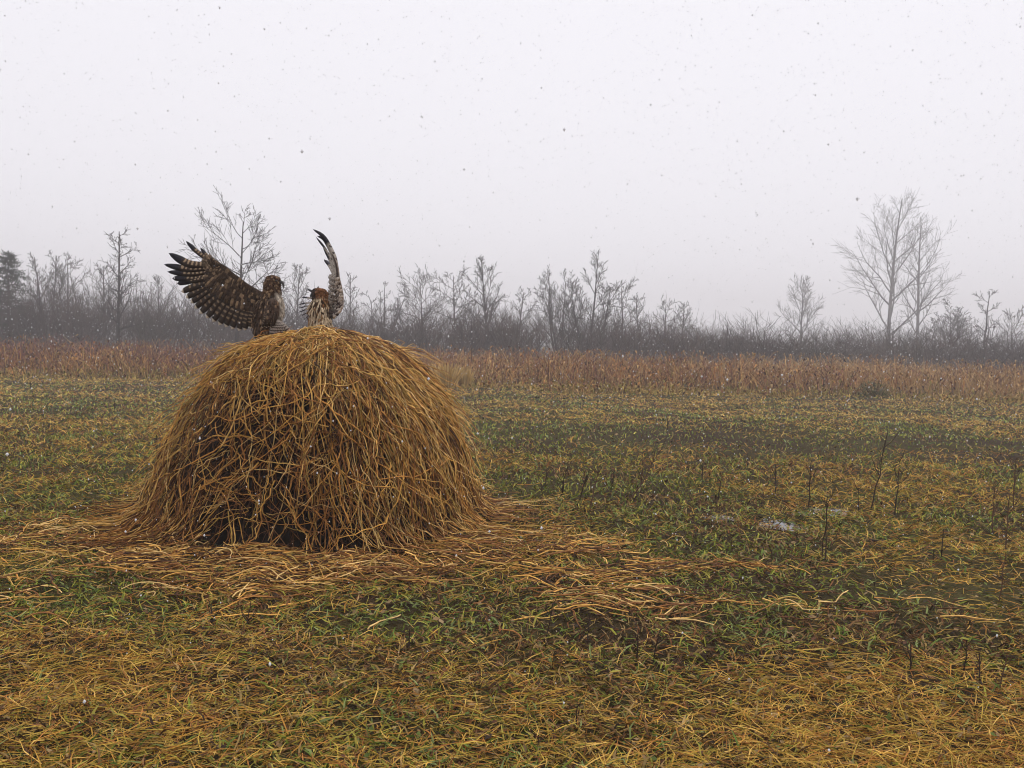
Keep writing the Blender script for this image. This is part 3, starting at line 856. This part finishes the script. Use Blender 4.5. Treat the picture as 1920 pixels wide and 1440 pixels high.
# ------------------------------------------------------------------ hawks
def feather_mat(name, base, bar, tip, bars=9.0, tip_at=.66, edge=None, bar_side=.38, duty=.1):
    m = bpy.data.materials.new(name); m.use_nodes = True
    n = m.node_tree.nodes; l = m.node_tree.links; b = n["Principled BSDF"]
    uv = n.new("ShaderNodeUVMap"); uv.uv_map = "UVMap"
    sep = n.new("ShaderNodeSeparateXYZ"); l.new(uv.outputs[0], sep.inputs[0])
    no = n.new("ShaderNodeTexNoise"); no.inputs["Scale"].default_value = 60
    tc = n.new("ShaderNodeTexCoord"); l.new(tc.outputs["Object"], no.inputs["Vector"])
    def math_(op, a, b2=None):
        q = n.new("ShaderNodeMath"); q.operation = op
        for s, vv in ((0, a), (1, b2)):
            if vv is None: continue
            if isinstance(vv, (int, float)): q.inputs[s].default_value = vv
            else: l.new(vv, q.inputs[s])
        return q.outputs[0]
    wob = math_('MULTIPLY', no.outputs["Fac"], .06)
    v = math_('ADD', sep.outputs[1], wob)
    wave = math_('SINE', math_('MULTIPLY', v, bars * 6.2832))
    isbar = math_('GREATER_THAN', wave, duty)
    side = math_('GREATER_THAN', sep.outputs[0], bar_side)
    fac = math_('MULTIPLY', isbar, side)
    mx = n.new("ShaderNodeMixRGB"); l.new(fac, mx.inputs[0])
    mx.inputs[1].default_value = (*base, 1); mx.inputs[2].default_value = (*bar, 1)
    tp = n.new("ShaderNodeMapRange"); tp.inputs[1].default_value = tip_at; tp.inputs[2].default_value = tip_at + .08
    l.new(v, tp.inputs[0])
    m2 = n.new("ShaderNodeMixRGB"); l.new(tp.outputs[0], m2.inputs[0]); l.new(mx.outputs[0], m2.inputs[1]); m2.inputs[2].default_value = (*tip, 1)
    last = m2.outputs[0]
    if edge:
        ed = math_('GREATER_THAN', sep.outputs[1], .93)
        m3 = n.new("ShaderNodeMixRGB"); l.new(ed, m3.inputs[0]); l.new(last, m3.inputs[1]); m3.inputs[2].default_value = (*edge, 1)
        last = m3.outputs[0]
    l.new(last, b.inputs["Base Color"]); b.inputs["Roughness"].default_value = .7; b.inputs["Specular IOR Level"].default_value = .15
    return m
BRN = (.042, .026, .017)
m_prim = feather_mat("primary_feather", BRN, (.33, .23, .14), (.013, .011, .017), 11, .66)
m_sec = feather_mat("secondary_feather", (.035, .022, .015), (.20, .135, .08), (.03, .02, .014), 8, .82, (.52, .44, .34), .45, .35)
m_under = feather_mat("underwing_feather", (.40, .35, .30), (.06, .045, .04), (.016, .013, .02), 8, .55, None, .35, .45)
m_under2 = feather_mat("underwing_secondary", (.42, .37, .32), (.09, .065, .055), (.20, .16, .14), 5, .9, None, .3, .62)
m_tail = feather_mat("tail_feather", (.30, .25, .21), (.06, .045, .035), (.07, .05, .04), 7, .9, (.4, .34, .28), .1, .3)
m_plum = attr_mat("hawk_plumage", .8, 55, .45, .1)
m_horn = attr_mat("hawk_horn", .35, 10, .1, .5)

def catmull(pts, n):
    pts = np.asarray(pts, float)
    if len(pts) == 2:
        return pts[0] + (pts[1] - pts[0]) * np.linspace(0, 1, n)[:, None]
    P = np.vstack([2 * pts[0] - pts[1], pts, 2 * pts[-1] - pts[-2]])
    seg = len(pts) - 1; o = []
    for t in np.linspace(0, seg, n):
        i = min(int(t), seg - 1); f = t - i
        a, b_, c, d = P[i:i + 4]
        o.append(.5 * (2 * b_ + (c - a) * f + (2 * a - 5 * b_ + 4 * c - d) * f * f + (3 * b_ - a - 3 * c + d) * f ** 3))
    return np.array(o)

def feather_geo(mesh, pts, width, nrm, tip_pow=.35, col=(.1, .07, .05), n=10, root=.45):
    """one feather vane: three columns, raised shaft, shaped outline, thin but closed"""
    C = catmull(pts, n); T = np.gradient(C, axis=0); T /= np.linalg.norm(T, axis=1, keepdims=True)
    S = np.cross(T, nrm); S /= np.linalg.norm(S, axis=1, keepdims=True) + 1e-9
    Nn = np.cross(S, T)
    t = np.linspace(0, 1, n)
    w = width * (root + (1 - root) * np.clip(t / .3, 0, 1)) * np.clip((1 - t) / .25, 0, 1) ** tip_pow
    w = np.maximum(w, width * .03)
    th = .0012
    rows = [C - S * w[:, None] * .5, C + Nn * .0035, C + S * w[:, None] * .5, C - Nn * th]
    V = np.stack(rows, 1)                      # n,4
    uvx = np.array([0, .45, 1, .45]); UV = np.stack([np.tile(uvx, (n, 1)), np.tile(t[:, None], (1, 4))], -1)
    i = np.arange(n - 1)[:, None]; j = np.arange(4)[None]
    a = i * 4 + j; b_ = i * 4 + (j + 1) % 4
    mesh.add(V, np.stack([a, b_, b_ + 4, a + 4], -1), col, UV)

def loft_body(mesh, rings, n=28, sub=5, colf=None):
    """rings: (centre xyz, half width, half depth); closed, one continuous skin"""
    C = catmull([q[0] for q in rings], len(rings) * sub)
    A = catmull([[q[1], q[2], 0] for q in rings], len(rings) * sub)
    T = np.gradient(C, axis=0); T /= np.linalg.norm(T, axis=1, keepdims=True)
    S = np.cross(T, FWD); S /= np.linalg.norm(S, axis=1, keepdims=True)
    B = np.cross(S, T)
    an = np.linspace(0, 2 * np.pi, n, endpoint=False)
    V = C[:, None] + S[:, None] * (np.abs(A[:, 0])[:, None, None] * np.cos(an)[None, :, None]) + B[:, None] * (np.abs(A[:, 1])[:, None, None] * np.sin(an)[None, :, None])
    m = len(C)
    i = np.arange(m - 1)[:, None]; j = np.arange(n)[None]
    a = i * n + j; b_ = i * n + (j + 1) % n
    t = np.linspace(0, 1, m)
    col = colf(np.tile(t[:, None], (1, n)), np.tile(an[None], (m, 1)), V) if colf else None
    mesh.add(V, np.stack([a, b_, b_ + n, a + n], -1), None if col is None else col.reshape(-1, 3))
    return C, S, B, A, V

PX = 5.7 / FPX          # metres per photo pixel at the hawks
def hw(px, py, d=0.0, D=5.7):
    return W(px, py, D + d)

def contour_feathers(mesh, V, colgrid, dirn, N, L, wd, lift, rr):
    """small feathers lying on a lofted skin, pointing along dirn (towards the tail)"""
    m, n, _ = V.shape
    cen = V.mean(1)
    for _ in range(N):
        i = rr.integers(2, m - 2); j = rr.integers(0, n)
        p = V[i, j]; out_ = p - cen[i]; out_ /= np.linalg.norm(out_) + 1e-9
        tg = V[i + dirn, j] - p; tg /= np.linalg.norm(tg) + 1e-9
        sd_ = np.cross(out_, tg) * rr.normal(0, .25)
        d = tg + sd_ + out_ * lift * rr.uniform(.3, 1.6); d /= np.linalg.norm(d)
        l = L * rr.uniform(.6, 1.3) * (.5 if i / m > .6 else 1.0)
        c = colgrid(i / (m - 1), j * 2 * np.pi / n, p)
        feather_geo(mesh, [p - out_ * .002, p + d * l * .5 + out_ * .002, p + d * l], wd * rr.uniform(.7, 1.2), out_, .5, c, 4, .6)

def beak(parent, b0, b1, tip, r0, name="beak"):
    P = catmull([b0, b1, tip], 8)
    m = Mesh(); rad = r0 * np.array([1, .98, .92, .82, .68, .5, .3, .06])
    m.tubes(P[None], rad[None], np.array((.035, .03, .03)), 8)
    return m.build(name, m_horn, parent, smooth=True)

def eye(parent, c, r):
    m = Mesh(); n = 8
    for _ in [0]:
        th_ = np.linspace(0.05, np.pi - .05, 6); ph_ = np.linspace(0, 2 * np.pi, n, endpoint=False)
        V = c + r * np.stack([np.sin(th_)[:, None] * np.cos(ph_)[None], np.sin(th_)[:, None] * np.sin(ph_)[None], np.cos(th_)[:, None] + 0 * ph_[None]], -1)
        i = np.arange(5)[:, None]; j = np.arange(n)[None]; a = i * n + j; b_ = i * n + (j + 1) % n
        m.add(V, np.stack([a, b_, b_ + n, a + n], -1), (.02, .012, .008))
    return m.build("eye", m_horn, parent, smooth=True)

def leg(parent, p0, p1, col):
    m = Mesh(); P = catmull([p0, (np.array(p0) + p1) / 2 + np.array([0, .01, 0]), p1], 6)
    m.tubes(P[None], np.array([[.028, .025, .018, .010, .008, .008]]), np.array(col), 8)
    o = m.build("leg", m_plum, parent, smooth=True)
    f = Mesh()
    for a in (-.5, 0.0, .5, 3.14):
        d = np.array([math.sin(a), -math.cos(a), 0])
        q = np.array([p1, p1 + d * .03 + [0, 0, .012], p1 + d * .055, p1 + d * .068 + [0, 0, -.014]])
        f.tubes(q[None], np.array([[.007, .0065, .005, .0008]]), np.array((.42, .30, .06)), 6)
    f.build("foot", m_horn, o, smooth=True)

# ---- brown hawk with the spread wing
rr = np.random.default_rng(31)
h1 = empty("hawk", hw(500, 628))
tag(h1, "brown hawk with one barred wing spread wide, seen from behind on the hay heap", "hawk")
rings1 = [(hw(499, 640), 5 * PX, 6 * PX), (hw(498, 630), 17 * PX, 17 * PX), (hw(498, 618), 23 * PX, 22 * PX), (hw(501, 602), 26 * PX, 25 * PX), (hw(504, 586), 26.5 * PX, 25 * PX),
          (hw(507, 570), 24 * PX, 23 * PX), (hw(509, 557), 19 * PX, 19 * PX), (hw(510, 547), 15.5 * PX, 17 * PX), (hw(510, 537), 14 * PX, 17 * PX), (hw(511.5, 528), 13.5 * PX, 16 * PX),
          (hw(511, 520.5), 10.5 * PX, 12 * PX), (hw(511, 516), 4 * PX, 5 * PX)]
def col1(t, an, P):
    t = np.asarray(t, float)
    c = np.empty(np.shape(t) + (3,)); c[:] = (.062, .038, .024)
    head = np.clip((t - .58) / .08, 0, 1)[..., None]
    c = c * (1 - head) + np.array((.085, .045, .026)) * head
    px_, py_ = project(np.asarray(P))
    br = np.clip((-np.cos(an) - .55) / .2, 0, 1) * np.clip((t - .22) / .1, 0, 1) * np.clip((.66 - t) / .08, 0, 1)
    c = c * (1 - br[..., None]) + np.array((.55, .47, .38)) * br[..., None]
    return c
bm_ = Mesh()
Cc, S_, B_, A_, V1 = loft_body(bm_, rings1, colf=col1)
body1 = bm_.build("body", m_plum, h1, smooth=True)
fm = Mesh()
def c1(t, an, p):
    c = col1(np.array(t), np.array(an), p)
    q = rr.random()
    if c[0] < .2: c = c * rr.uniform(.6, 1.5) if q < .72 else np.array((.27, .175, .10)) * rr.uniform(.6, 1.2)
    else: c = c * rr.uniform(.6, 1.1)
    return c
contour_feathers(fm, V1, c1, -1, 900, .034, .015, .16, rr)
tag(fm.build("body_feathers", m_plum, body1), kind="stuff")
beak(h1, hw(521, 530, -.008), hw(530, 530, -.010), hw(531.5, 542, -.010), .0115)
eye(h1, hw(518, 527, -.045), .0085)
# tail and folded wing tips that show low on the right
for k, (tx, ty) in enumerate([(506, 630), (512, 631), (519, 631), (526, 630), (533, 628.5), (540, 627), (546, 626)]):
    m = Mesh(); feather_geo(m, [hw(512 + k * 1.5, 596 + k, -.07), hw(512 + k * 3.4, 612, -.085 - .002 * k), hw(tx, ty, -.08 - .003 * k)], 10 * PX, -FWD, .35)
    m.build("tail_feather", m_tail, h1)
# folded near wing over the flank
fw = Mesh()
loft_body(fw, [(hw(509, 560, -.075), 4 * PX, 3 * PX), (hw(510, 568, -.085), 12 * PX, 7 * PX), (hw(510, 582, -.09), 14 * PX, 8 * PX), (hw(507, 596, -.085), 13 * PX, 7 * PX), (hw(504, 608, -.075), 8 * PX, 4 * PX), (hw(502, 614, -.07), 2 * PX, 2 * PX)],
          18, 4, lambda t, an, P: np.tile(np.array((.075, .05, .036)), t.shape + (1,)))
fwo = fw.build("folded_wing", m_plum, h1, smooth=True)
fc = Mesh()
for row in range(6):
    for k in range(7):
        cx_ = 500 + k * 3.4 + rr.normal(0, .6) - row * .8; cy_ = 563 + row * 5.2 + abs(k - 3.2) * .9
        dz_ = -.112 + .0016 * (k - 3) ** 2 - .003 * (5 - row) * 0
        cl = np.array((.07, .045, .032)) * rr.uniform(.6, 1.5) if rr.random() < .8 else np.array((.24, .16, .10))
        feather_geo(fc, [hw(cx_, cy_, dz_), hw(cx_ - .6, cy_ + 4.5, dz_ - .006), hw(cx_ - 1.4, cy_ + 9.5, dz_ - .002)], 5.5 * PX, -FWD, .4, cl, 5, .7)
tag(fc.build("covert_feathers", m_plum, fwo), kind="stuff")
for k in range(6):
    m = Mesh(); feather_geo(m, [hw(516 - 3 * k, 584, -.112), hw(514 - 3.2 * k, 598, -.11), hw(511 - 4 * k, 613 + (k % 2) * 2, -.09)], 8 * PX, -FWD, .35)
    m.build("flight_feather", m_sec, fwo)
leg(h1, hw(494, 622), hw(492, 642, .0), (.05, .03, .02)); leg(h1, hw(506, 622), hw(508, 642, .0), (.05, .03, .02))

tips = [(376, 465), (348.6, 452), (316.7, 474.7), (307.6, 495.8), (313.9, 509.4), (322.9, 521.9), (332, 531.7), (339.6, 547), (348, 558), (357, 567.5), (364.5, 578), (374, 588), (386, 596.5), (398, 603.5), (410, 609.5), (422, 613.5), (434, 617.5), (447, 620.5), (458, 619.5), (470, 616)]
bases = [(404, 493), (402, 494), (400, 498), (400, 503), (401, 509), (403, 515), (406, 520), (410, 525), (414, 529), (419, 532), (425, 535), (432, 538), (439, 541), (446, 544), (453, 548), (459, 552), (465, 556), (471, 560), (476, 564), (480, 569)]
leads = [(396, 485), (399, 486), (402, 488), (405, 490), (408, 491), (411, 493), (414, 495), (417, 497), (420, 499), (423, 501), (428, 505), (434, 510), (440, 515), (446, 519), (452, 524), (458, 529), (465, 534), (472, 540), (479, 545), (486, 550)]
NT = len(tips)
def wd_(px):      # the wing sweeps away from the camera towards its tip
    return .02 + .10 * np.clip((490 - px) / 190, 0, 1.1) ** 1.3
wing1 = Mesh()
# arm: thick leading edge, lofted from shoulder to hand
arm = [(492, 560, 13), (480, 552, 12.5), (462, 540, 11), (444, 526, 9.5), (428, 512, 9), (416, 503, 7.5), (405, 494, 5.5), (396, 486, 3), (392, 482, 1)]
loft_body(wing1, [(hw(a, b_ + 3, wd_(a)), r_ * PX, r_ * .7 * PX) for a, b_, r_ in arm], 16, 4, lambda t, an, P: np.tile(np.array((.055, .034, .022)), t.shape + (1,)))
wo1 = wing1.build("wing", m_plum, h1, smooth=True)
for k in range(NT):
    b0, t0 = np.array(bases[k]), np.array(tips[k])
    mid = (b0 + t0) / 2
    perp = np.array([-(t0 - b0)[1], (t0 - b0)[0]]) / np.linalg.norm(t0 - b0)
    bow = {0: 2, 1: 3, 2: -9, 3: -5, 4: -4, 5: -3}.get(k, 2.0)
    mid = mid + perp * bow * (-1 if k < 2 else 1)
    zo = -.0016 * k
    width = [7.5, 8.5, 15, 12.5, 12, 12.5, 13, 14, 14, 14][k] if k < 10 else 14.5
    m = Mesh()
    feather_geo(m, [hw(*b0, wd_(b0[0]) + zo), hw(*mid, wd_(mid[0]) + zo), hw(*t0, wd_(t0[0]) + zo + .015)], width * PX, -FWD + np.array([0, 0, .12]), .55 if k < 5 else .24, n=16)
    m.build("flight_feather", m_prim if k < 7 else m_sec, wo1)
# rows of coverts
cv = Mesh()
LE = catmull([(*q, 0) for q in leads], 200)[:, :2]; TR = catmull([(*q, 0) for q in tips], 200)[:, :2]
for row, (f, ln, n, wpx) in enumerate([(.36, .21, 40, 9), (.27, .20, 44, 8.5), (.19, .18, 48, 8), (.12, .16, 52, 7.5), (.05, .15, 56, 7), (-.01, .13, 56, 6.5)]):
    for k in range(n):
        s = int(np.clip((k + rr.uniform(-.3, .3)) / n * 199, 0, 199)); e = min(s + int(rr.integers(0, 6)), 199)
        kk = s / 199
        f2 = f * np.interp(kk, [0, .12, .3, .4], [.3, .45, .62, 1]); l2 = ln * np.interp(kk, [0, .12, .35, .45], [.35, .5, .6, 1])
        a = LE[s] * (1 - f2) + TR[e] * f2; b_ = LE[s] * (1 - f2 - l2) + TR[e] * (f2 + l2)
        zo = -.034 - .004 * row
        q = rr.random()
        c = np.array((.05, .031, .02)) * rr.uniform(.6, 1.5) if q < .74 else np.array((.22, .145, .085)) * rr.uniform(.6, 1.25)
        if kk < .3 and row < 2: c = np.array((.20, .14, .09)) * rr.uniform(.4, 1.3)
        feather_geo(cv, [hw(*a, wd_(a[0]) + zo), hw(*((a + b_) / 2), wd_(a[0]) + zo - .004), hw(*b_, wd_(b_[0]) + zo + .012)], wpx * PX * rr.uniform(.8, 1.1), -FWD, .4, c, 5, .7)
tag(cv.build("covert_feathers", m_plum, wo1), kind="stuff")

# ---- streaked hawk with the raised wing
rr = np.random.default_rng(57)
h2 = empty("hawk", hw(602, 622, .06))
tag(h2, "cream breasted streaked hawk with one narrow wing raised high, facing the brown hawk", "hawk")
D2 = .06
rings2 = [(hw(604, 640, D2), 6 * PX, 6 * PX), (hw(604, 628, D2), 20 * PX, 17 * PX), (hw(602, 613, D2), 20.5 * PX, 19 * PX), (hw(600, 599, D2), 19 * PX, 19 * PX), (hw(599, 585, D2), 18 * PX, 18 * PX), (hw(599, 574, D2), 16.5 * PX, 16 * PX),
          (hw(600, 565, D2), 14 * PX, 14 * PX), (hw(599.5, 556, D2), 13.5 * PX, 14 * PX), (hw(598.5, 549, D2), 13 * PX, 13.5 * PX), (hw(598, 543.5, D2), 9.5 * PX, 10 * PX), (hw(598, 540, D2), 3.5 * PX, 4 * PX)]
def col2(t, an, P):
    t = np.asarray(t, float)
    c = np.empty(np.shape(t) + (3,)); c[:] = (.66, .52, .35)
    head = np.clip((t - .63) / .06, 0, 1)[..., None]
    face = np.clip((np.cos(an) - .1) / .4, 0, 1)[..., None]
    hc = np.array((.20, .085, .035)) * (1 - face) + np.array((.045, .033, .028)) * face
    c = c * (1 - head) + hc * head
    nape = (np.clip((-np.cos(an) - .2) / .4, 0, 1) * np.clip((t - .5) / .08, 0, 1))[..., None] * (1 - head)
    return c * (1 - nape) + np.array((.22, .095, .035)) * nape
bm_ = Mesh()
_, _, _, _, V2 = loft_body(bm_, rings2, colf=col2)
body2 = bm_.build("body", m_plum, h2, smooth=True)
fm = Mesh()
def c2(t, an, p):
    c = col2(np.array(t), np.array(an), p)
    if t < .62:
        q = rr.random()
        if q < .36: c = np.array((.06, .032, .018)) * rr.uniform(.6, 1.6)
        elif q < .5: c = np.array((.28, .16, .07))
        else: c = c * rr.uniform(.8, 1.15)
    else: c = c * rr.uniform(.5, 1.5)
    return c
contour_feathers(fm, V2, c2, -1, 620, .045, .012, .2, rr)
tag(fm.build("body_feathers", m_plum, body2), kind="stuff")
beak(h2, hw(587, 551, D2 - .012), hw(583, 552, D2 - .014), hw(582, 559, D2 - .014), .009)
eye(h2, hw(590, 548, D2 - .03), .008)
leg(h2, hw(596, 622, D2), hw(596, 642, D2), (.4, .3, .2)); leg(h2, hw(608, 622, D2), hw(608, 642, D2), (.4, .3, .2))
# raised wing
wing2 = Mesh()
arm2 = [(610, 580, 7), (622, 588, 5.5), (634, 585, 4.2), (640, 575, 3.6), (641.5, 560, 3.2), (639, 541, 3.2), (634.5, 522, 3.2), (633, 507, 3), (630.5, 494, 2.6), (625, 481, 2), (620, 472, 1)]
loft_body(wing2, [(hw(a, b_, D2), r_ * PX, r_ * PX) for a, b_, r_ in arm2], 14, 4, lambda t, an, P: np.where((np.cos(an) > -.4)[..., None], np.array((.06, .042, .036)), np.array((.30, .24, .20))))
wo2 = wing2.build("wing", m_plum, h2, smooth=True)
prim2 = [[(634, 512), (629, 487), (618.5, 463), (606, 443), (586.5, 429.5)], [(633, 514), (627, 488), (617, 465), (607, 448), (594.5, 442.5)], [(631, 516), (621, 486), (611, 468), (602, 456), (592.6, 444.5)],
         [(632, 520), (625, 500), (616, 480), (606, 462)], [(630, 522), (622, 505), (615, 494), (608, 486.5)], [(632, 528), (626, 512), (620, 500), (613, 488)]]
for k, path in enumerate(prim2):
    n = len(path); m = Mesh()
    pts = [hw(a, b_, D2 + .05 * k * j / n + .012 * k) for j, (a, b_) in enumerate(path)]
    feather_geo(m, pts, [8, 7, 4.5, 8, 8, 10][k] * PX, -FWD + RIGHT * .5, .5, n=14)
    m.build("flight_feather", m_under, wo2)
ub = [(634, 520), (636, 530), (637.5, 540), (639, 550), (640, 560), (640.5, 570), (639, 578), (635, 585), (629, 590), (622, 592)]
ut = [(618, 515), (618, 524), (617.5, 534), (616, 544), (614.5, 553), (613.5, 561), (613, 568), (613.5, 575), (614.5, 582), (616, 588)]
for k, (a, b_) in enumerate(zip(ub, ut)):
    m = Mesh(); d1 = .22
    feather_geo(m, [hw(*a, D2), hw((a[0] + b_[0]) / 2, (a[1] + b_[1]) / 2 + 2, D2 + d1 * .4), hw(*b_, D2 + d1)], 16 * PX, -FWD + UP * .2, .3, n=10)
    m.build("flight_feather", m_under2, wo2)
cv = Mesh()
for k in range(300):
    f = rr.random() * (len(ub) - 1.01); i = int(f); g_ = f - i
    a = np.array(ub[i]) * (1 - g_) + np.array(ub[i + 1]) * g_; b_ = np.array(ut[i]) * (1 - g_) + np.array(ut[i + 1]) * g_
    s = rr.uniform(-.05, .75); p = a * (1 - s) + b_ * s + np.array([2, 0]); dirn = np.array([-.45, .35 + rr.normal(0, .15)]); l = rr.uniform(7, 13)
    q = p + dirn * l
    c = np.array((.48, .40, .33)) * rr.uniform(.7, 1.2) if rr.random() < .66 else np.array((.07, .045, .035))
    z1 = D2 + .22 * s - .028
    feather_geo(cv, [hw(*p, z1), hw(*((p + q) / 2), z1 - .006), hw(*q, z1 + .01)], 5 * PX, -FWD, .4, c, 5, .7)
tag(cv.build("covert_feathers", m_plum, wo2), kind="stuff")
# far wing, seen end on: only its fingered tips show past the breast
far2 = Mesh()
loft_body(far2, [(hw(596, 566, D2 + .03), 6 * PX, 6 * PX), (hw(593, 572, D2 + .07), 6 * PX, 5 * PX), (hw(590, 580, D2 + .11), 5 * PX, 4 * PX), (hw(588, 590, D2 + .13), 2 * PX, 2 * PX)], 12, 4, lambda t, an, P: np.tile(np.array((.36, .29, .22)), t.shape + (1,)))
wo3 = far2.build("wing", m_plum, h2, smooth=True)
for k, (a, b_) in enumerate([((594, 556), (577, 541.5)), ((592, 562), (565.5, 557.5)), ((590, 568), (560, 571)), ((589, 573), (561, 578)), ((588, 578), (562, 585)), ((588, 583), (566, 592)), ((588, 588), (570, 599)), ((594, 550), (597, 537))]):
    m = Mesh(); mid = ((a[0] + b_[0]) / 2, (a[1] + b_[1]) / 2 - 1.5)
    feather_geo(m, [hw(*a, D2 + .06), hw(*mid, D2 + .13), hw(*b_, D2 + .2)], (5.5 if k < 7 else 4) * PX, UP * .8 - FWD, .5, n=10)
    m.build("flight_feather", m_under, wo3)

# ------------------------------------------------------------------ falling snow
N = 14500
y = 1.8 + 20 * rng.random(N) ** (1 / 2.0)
x = rng.uniform(-1, 1, N) * (y * .64 + .3); z = rng.uniform(.02, 1.2 + y * .55, N)
s = rng.uniform(.0022, .0046, N) * rng.choice([1, 1, 1, 1.6], N) * (.7 + y / 18)
k = rng.random(N) < .08
y[k] = rng.uniform(2.4, 5.2, k.sum()); x[k] = rng.uniform(-1, 1, k.sum()) * y[k] * .64; z[k] = rng.uniform(.05, 1.2 + y[k] * .45); s[k] = rng.uniform(.0013, .0026, k.sum())
c_ = np.stack([x, y, z], 1)
O = np.array([[1, 0, 0], [0, 1, 0], [-1, 0, 0], [0, -1, 0], [0, 0, 1.25], [0, 0, -1.25]])
rot = rng.random(N) * 6.28
Vr = np.stack([O[None, :, 0] * np.cos(rot)[:, None] - O[None, :, 1] * np.sin(rot)[:, None], O[None, :, 0] * np.sin(rot)[:, None] + O[None, :, 1] * np.cos(rot)[:, None], np.tile(O[None, :, 2], (N, 1))], -1)
Vr = Vr * rng.uniform(.7, 1.25, (N, 6, 1)) * s[:, None, None] + c_[:, None]
FQ = np.array([[4, 0, 1, 1], [4, 1, 2, 2], [4, 2, 3, 3], [4, 3, 0, 0], [5, 1, 0, 0], [5, 2, 1, 1], [5, 3, 2, 2], [5, 0, 3, 3]])
me = bpy.data.meshes.new("falling_snow")
F3 = (FQ[:, :3][None] + (np.arange(N) * 6)[:, None, None]).reshape(-1, 3)
me.vertices.add(N * 6); me.vertices.foreach_set("co", Vr.astype(np.float32).ravel())
me.loops.add(len(F3) * 3); me.loops.foreach_set("vertex_index", F3.astype(np.int32).ravel())
me.polygons.add(len(F3)); me.polygons.foreach_set("loop_start", np.arange(0, len(F3) * 3, 3, dtype=np.int32)); me.polygons.foreach_set("loop_total", np.full(len(F3), 3, dtype=np.int32))
me.update(); me.validate()
ms = bpy.data.materials.new("snowflake"); ms.use_nodes = True
n = ms.node_tree.nodes; l = ms.node_tree.links
n.remove(n["Principled BSDF"])
df = n.new("ShaderNodeBsdfDiffuse"); df.inputs[0].default_value = (.95, .95, .97, 1)
tl = n.new("ShaderNodeBsdfTranslucent"); tl.inputs[0].default_value = (.95, .95, .97, 1)
tp = n.new("ShaderNodeBsdfTransparent")
m1 = n.new("ShaderNodeMixShader"); m1.inputs[0].default_value = .45
m2 = n.new("ShaderNodeMixShader"); m2.inputs[0].default_value = .12
l.new(df.outputs[0], m1.inputs[1]); l.new(tl.outputs[0], m1.inputs[2])
l.new(m1.outputs[0], m2.inputs[1]); l.new(tp.outputs[0], m2.inputs[2])
l.new(m2.outputs[0], n["Material Output"].inputs["Surface"])
me.materials.append(ms)
o = bpy.data.objects.new("falling_snow", me); COL.objects.link(o)
tag(o, "sparse white snowflakes falling through the air over the field", "snow", kind="stuff")

# ------------------------------------------------------------------ haze
x0, x1, y0, y1, z0, z1 = -263, 263, -43, 424, -1.3, 24.0
hv = [(x, y, z) for x in (x0, x1) for y in (y0, y1) for z in (z0, z1)]
hf = [(0, 1, 3, 2), (4, 6, 7, 5), (0, 4, 5, 1), (2, 3, 7, 6), (0, 2, 6, 4), (1, 5, 7, 3)]
me = bpy.data.meshes.new("haze"); me.from_pydata(hv, [], hf); me.update()
mh = bpy.data.materials.new("haze_air"); mh.use_nodes = True
n = mh.node_tree.nodes; l = mh.node_tree.links
n.remove(n["Principled BSDF"])
pv = n.new("ShaderNodeVolumePrincipled")
pv.inputs["Color"].default_value = (.97, .95, .97, 1)
pv.inputs["Density"].default_value = 0.0036
pv.inputs["Anisotropy"].default_value = 0.2
l.new(pv.outputs[0], n["Material Output"].inputs["Volume"])
me.materials.append(mh)
o = bpy.data.objects.new("haze", me); COL.objects.link(o)
tag(o, "thin grey winter haze hanging over the whole field", "haze", kind="stuff")
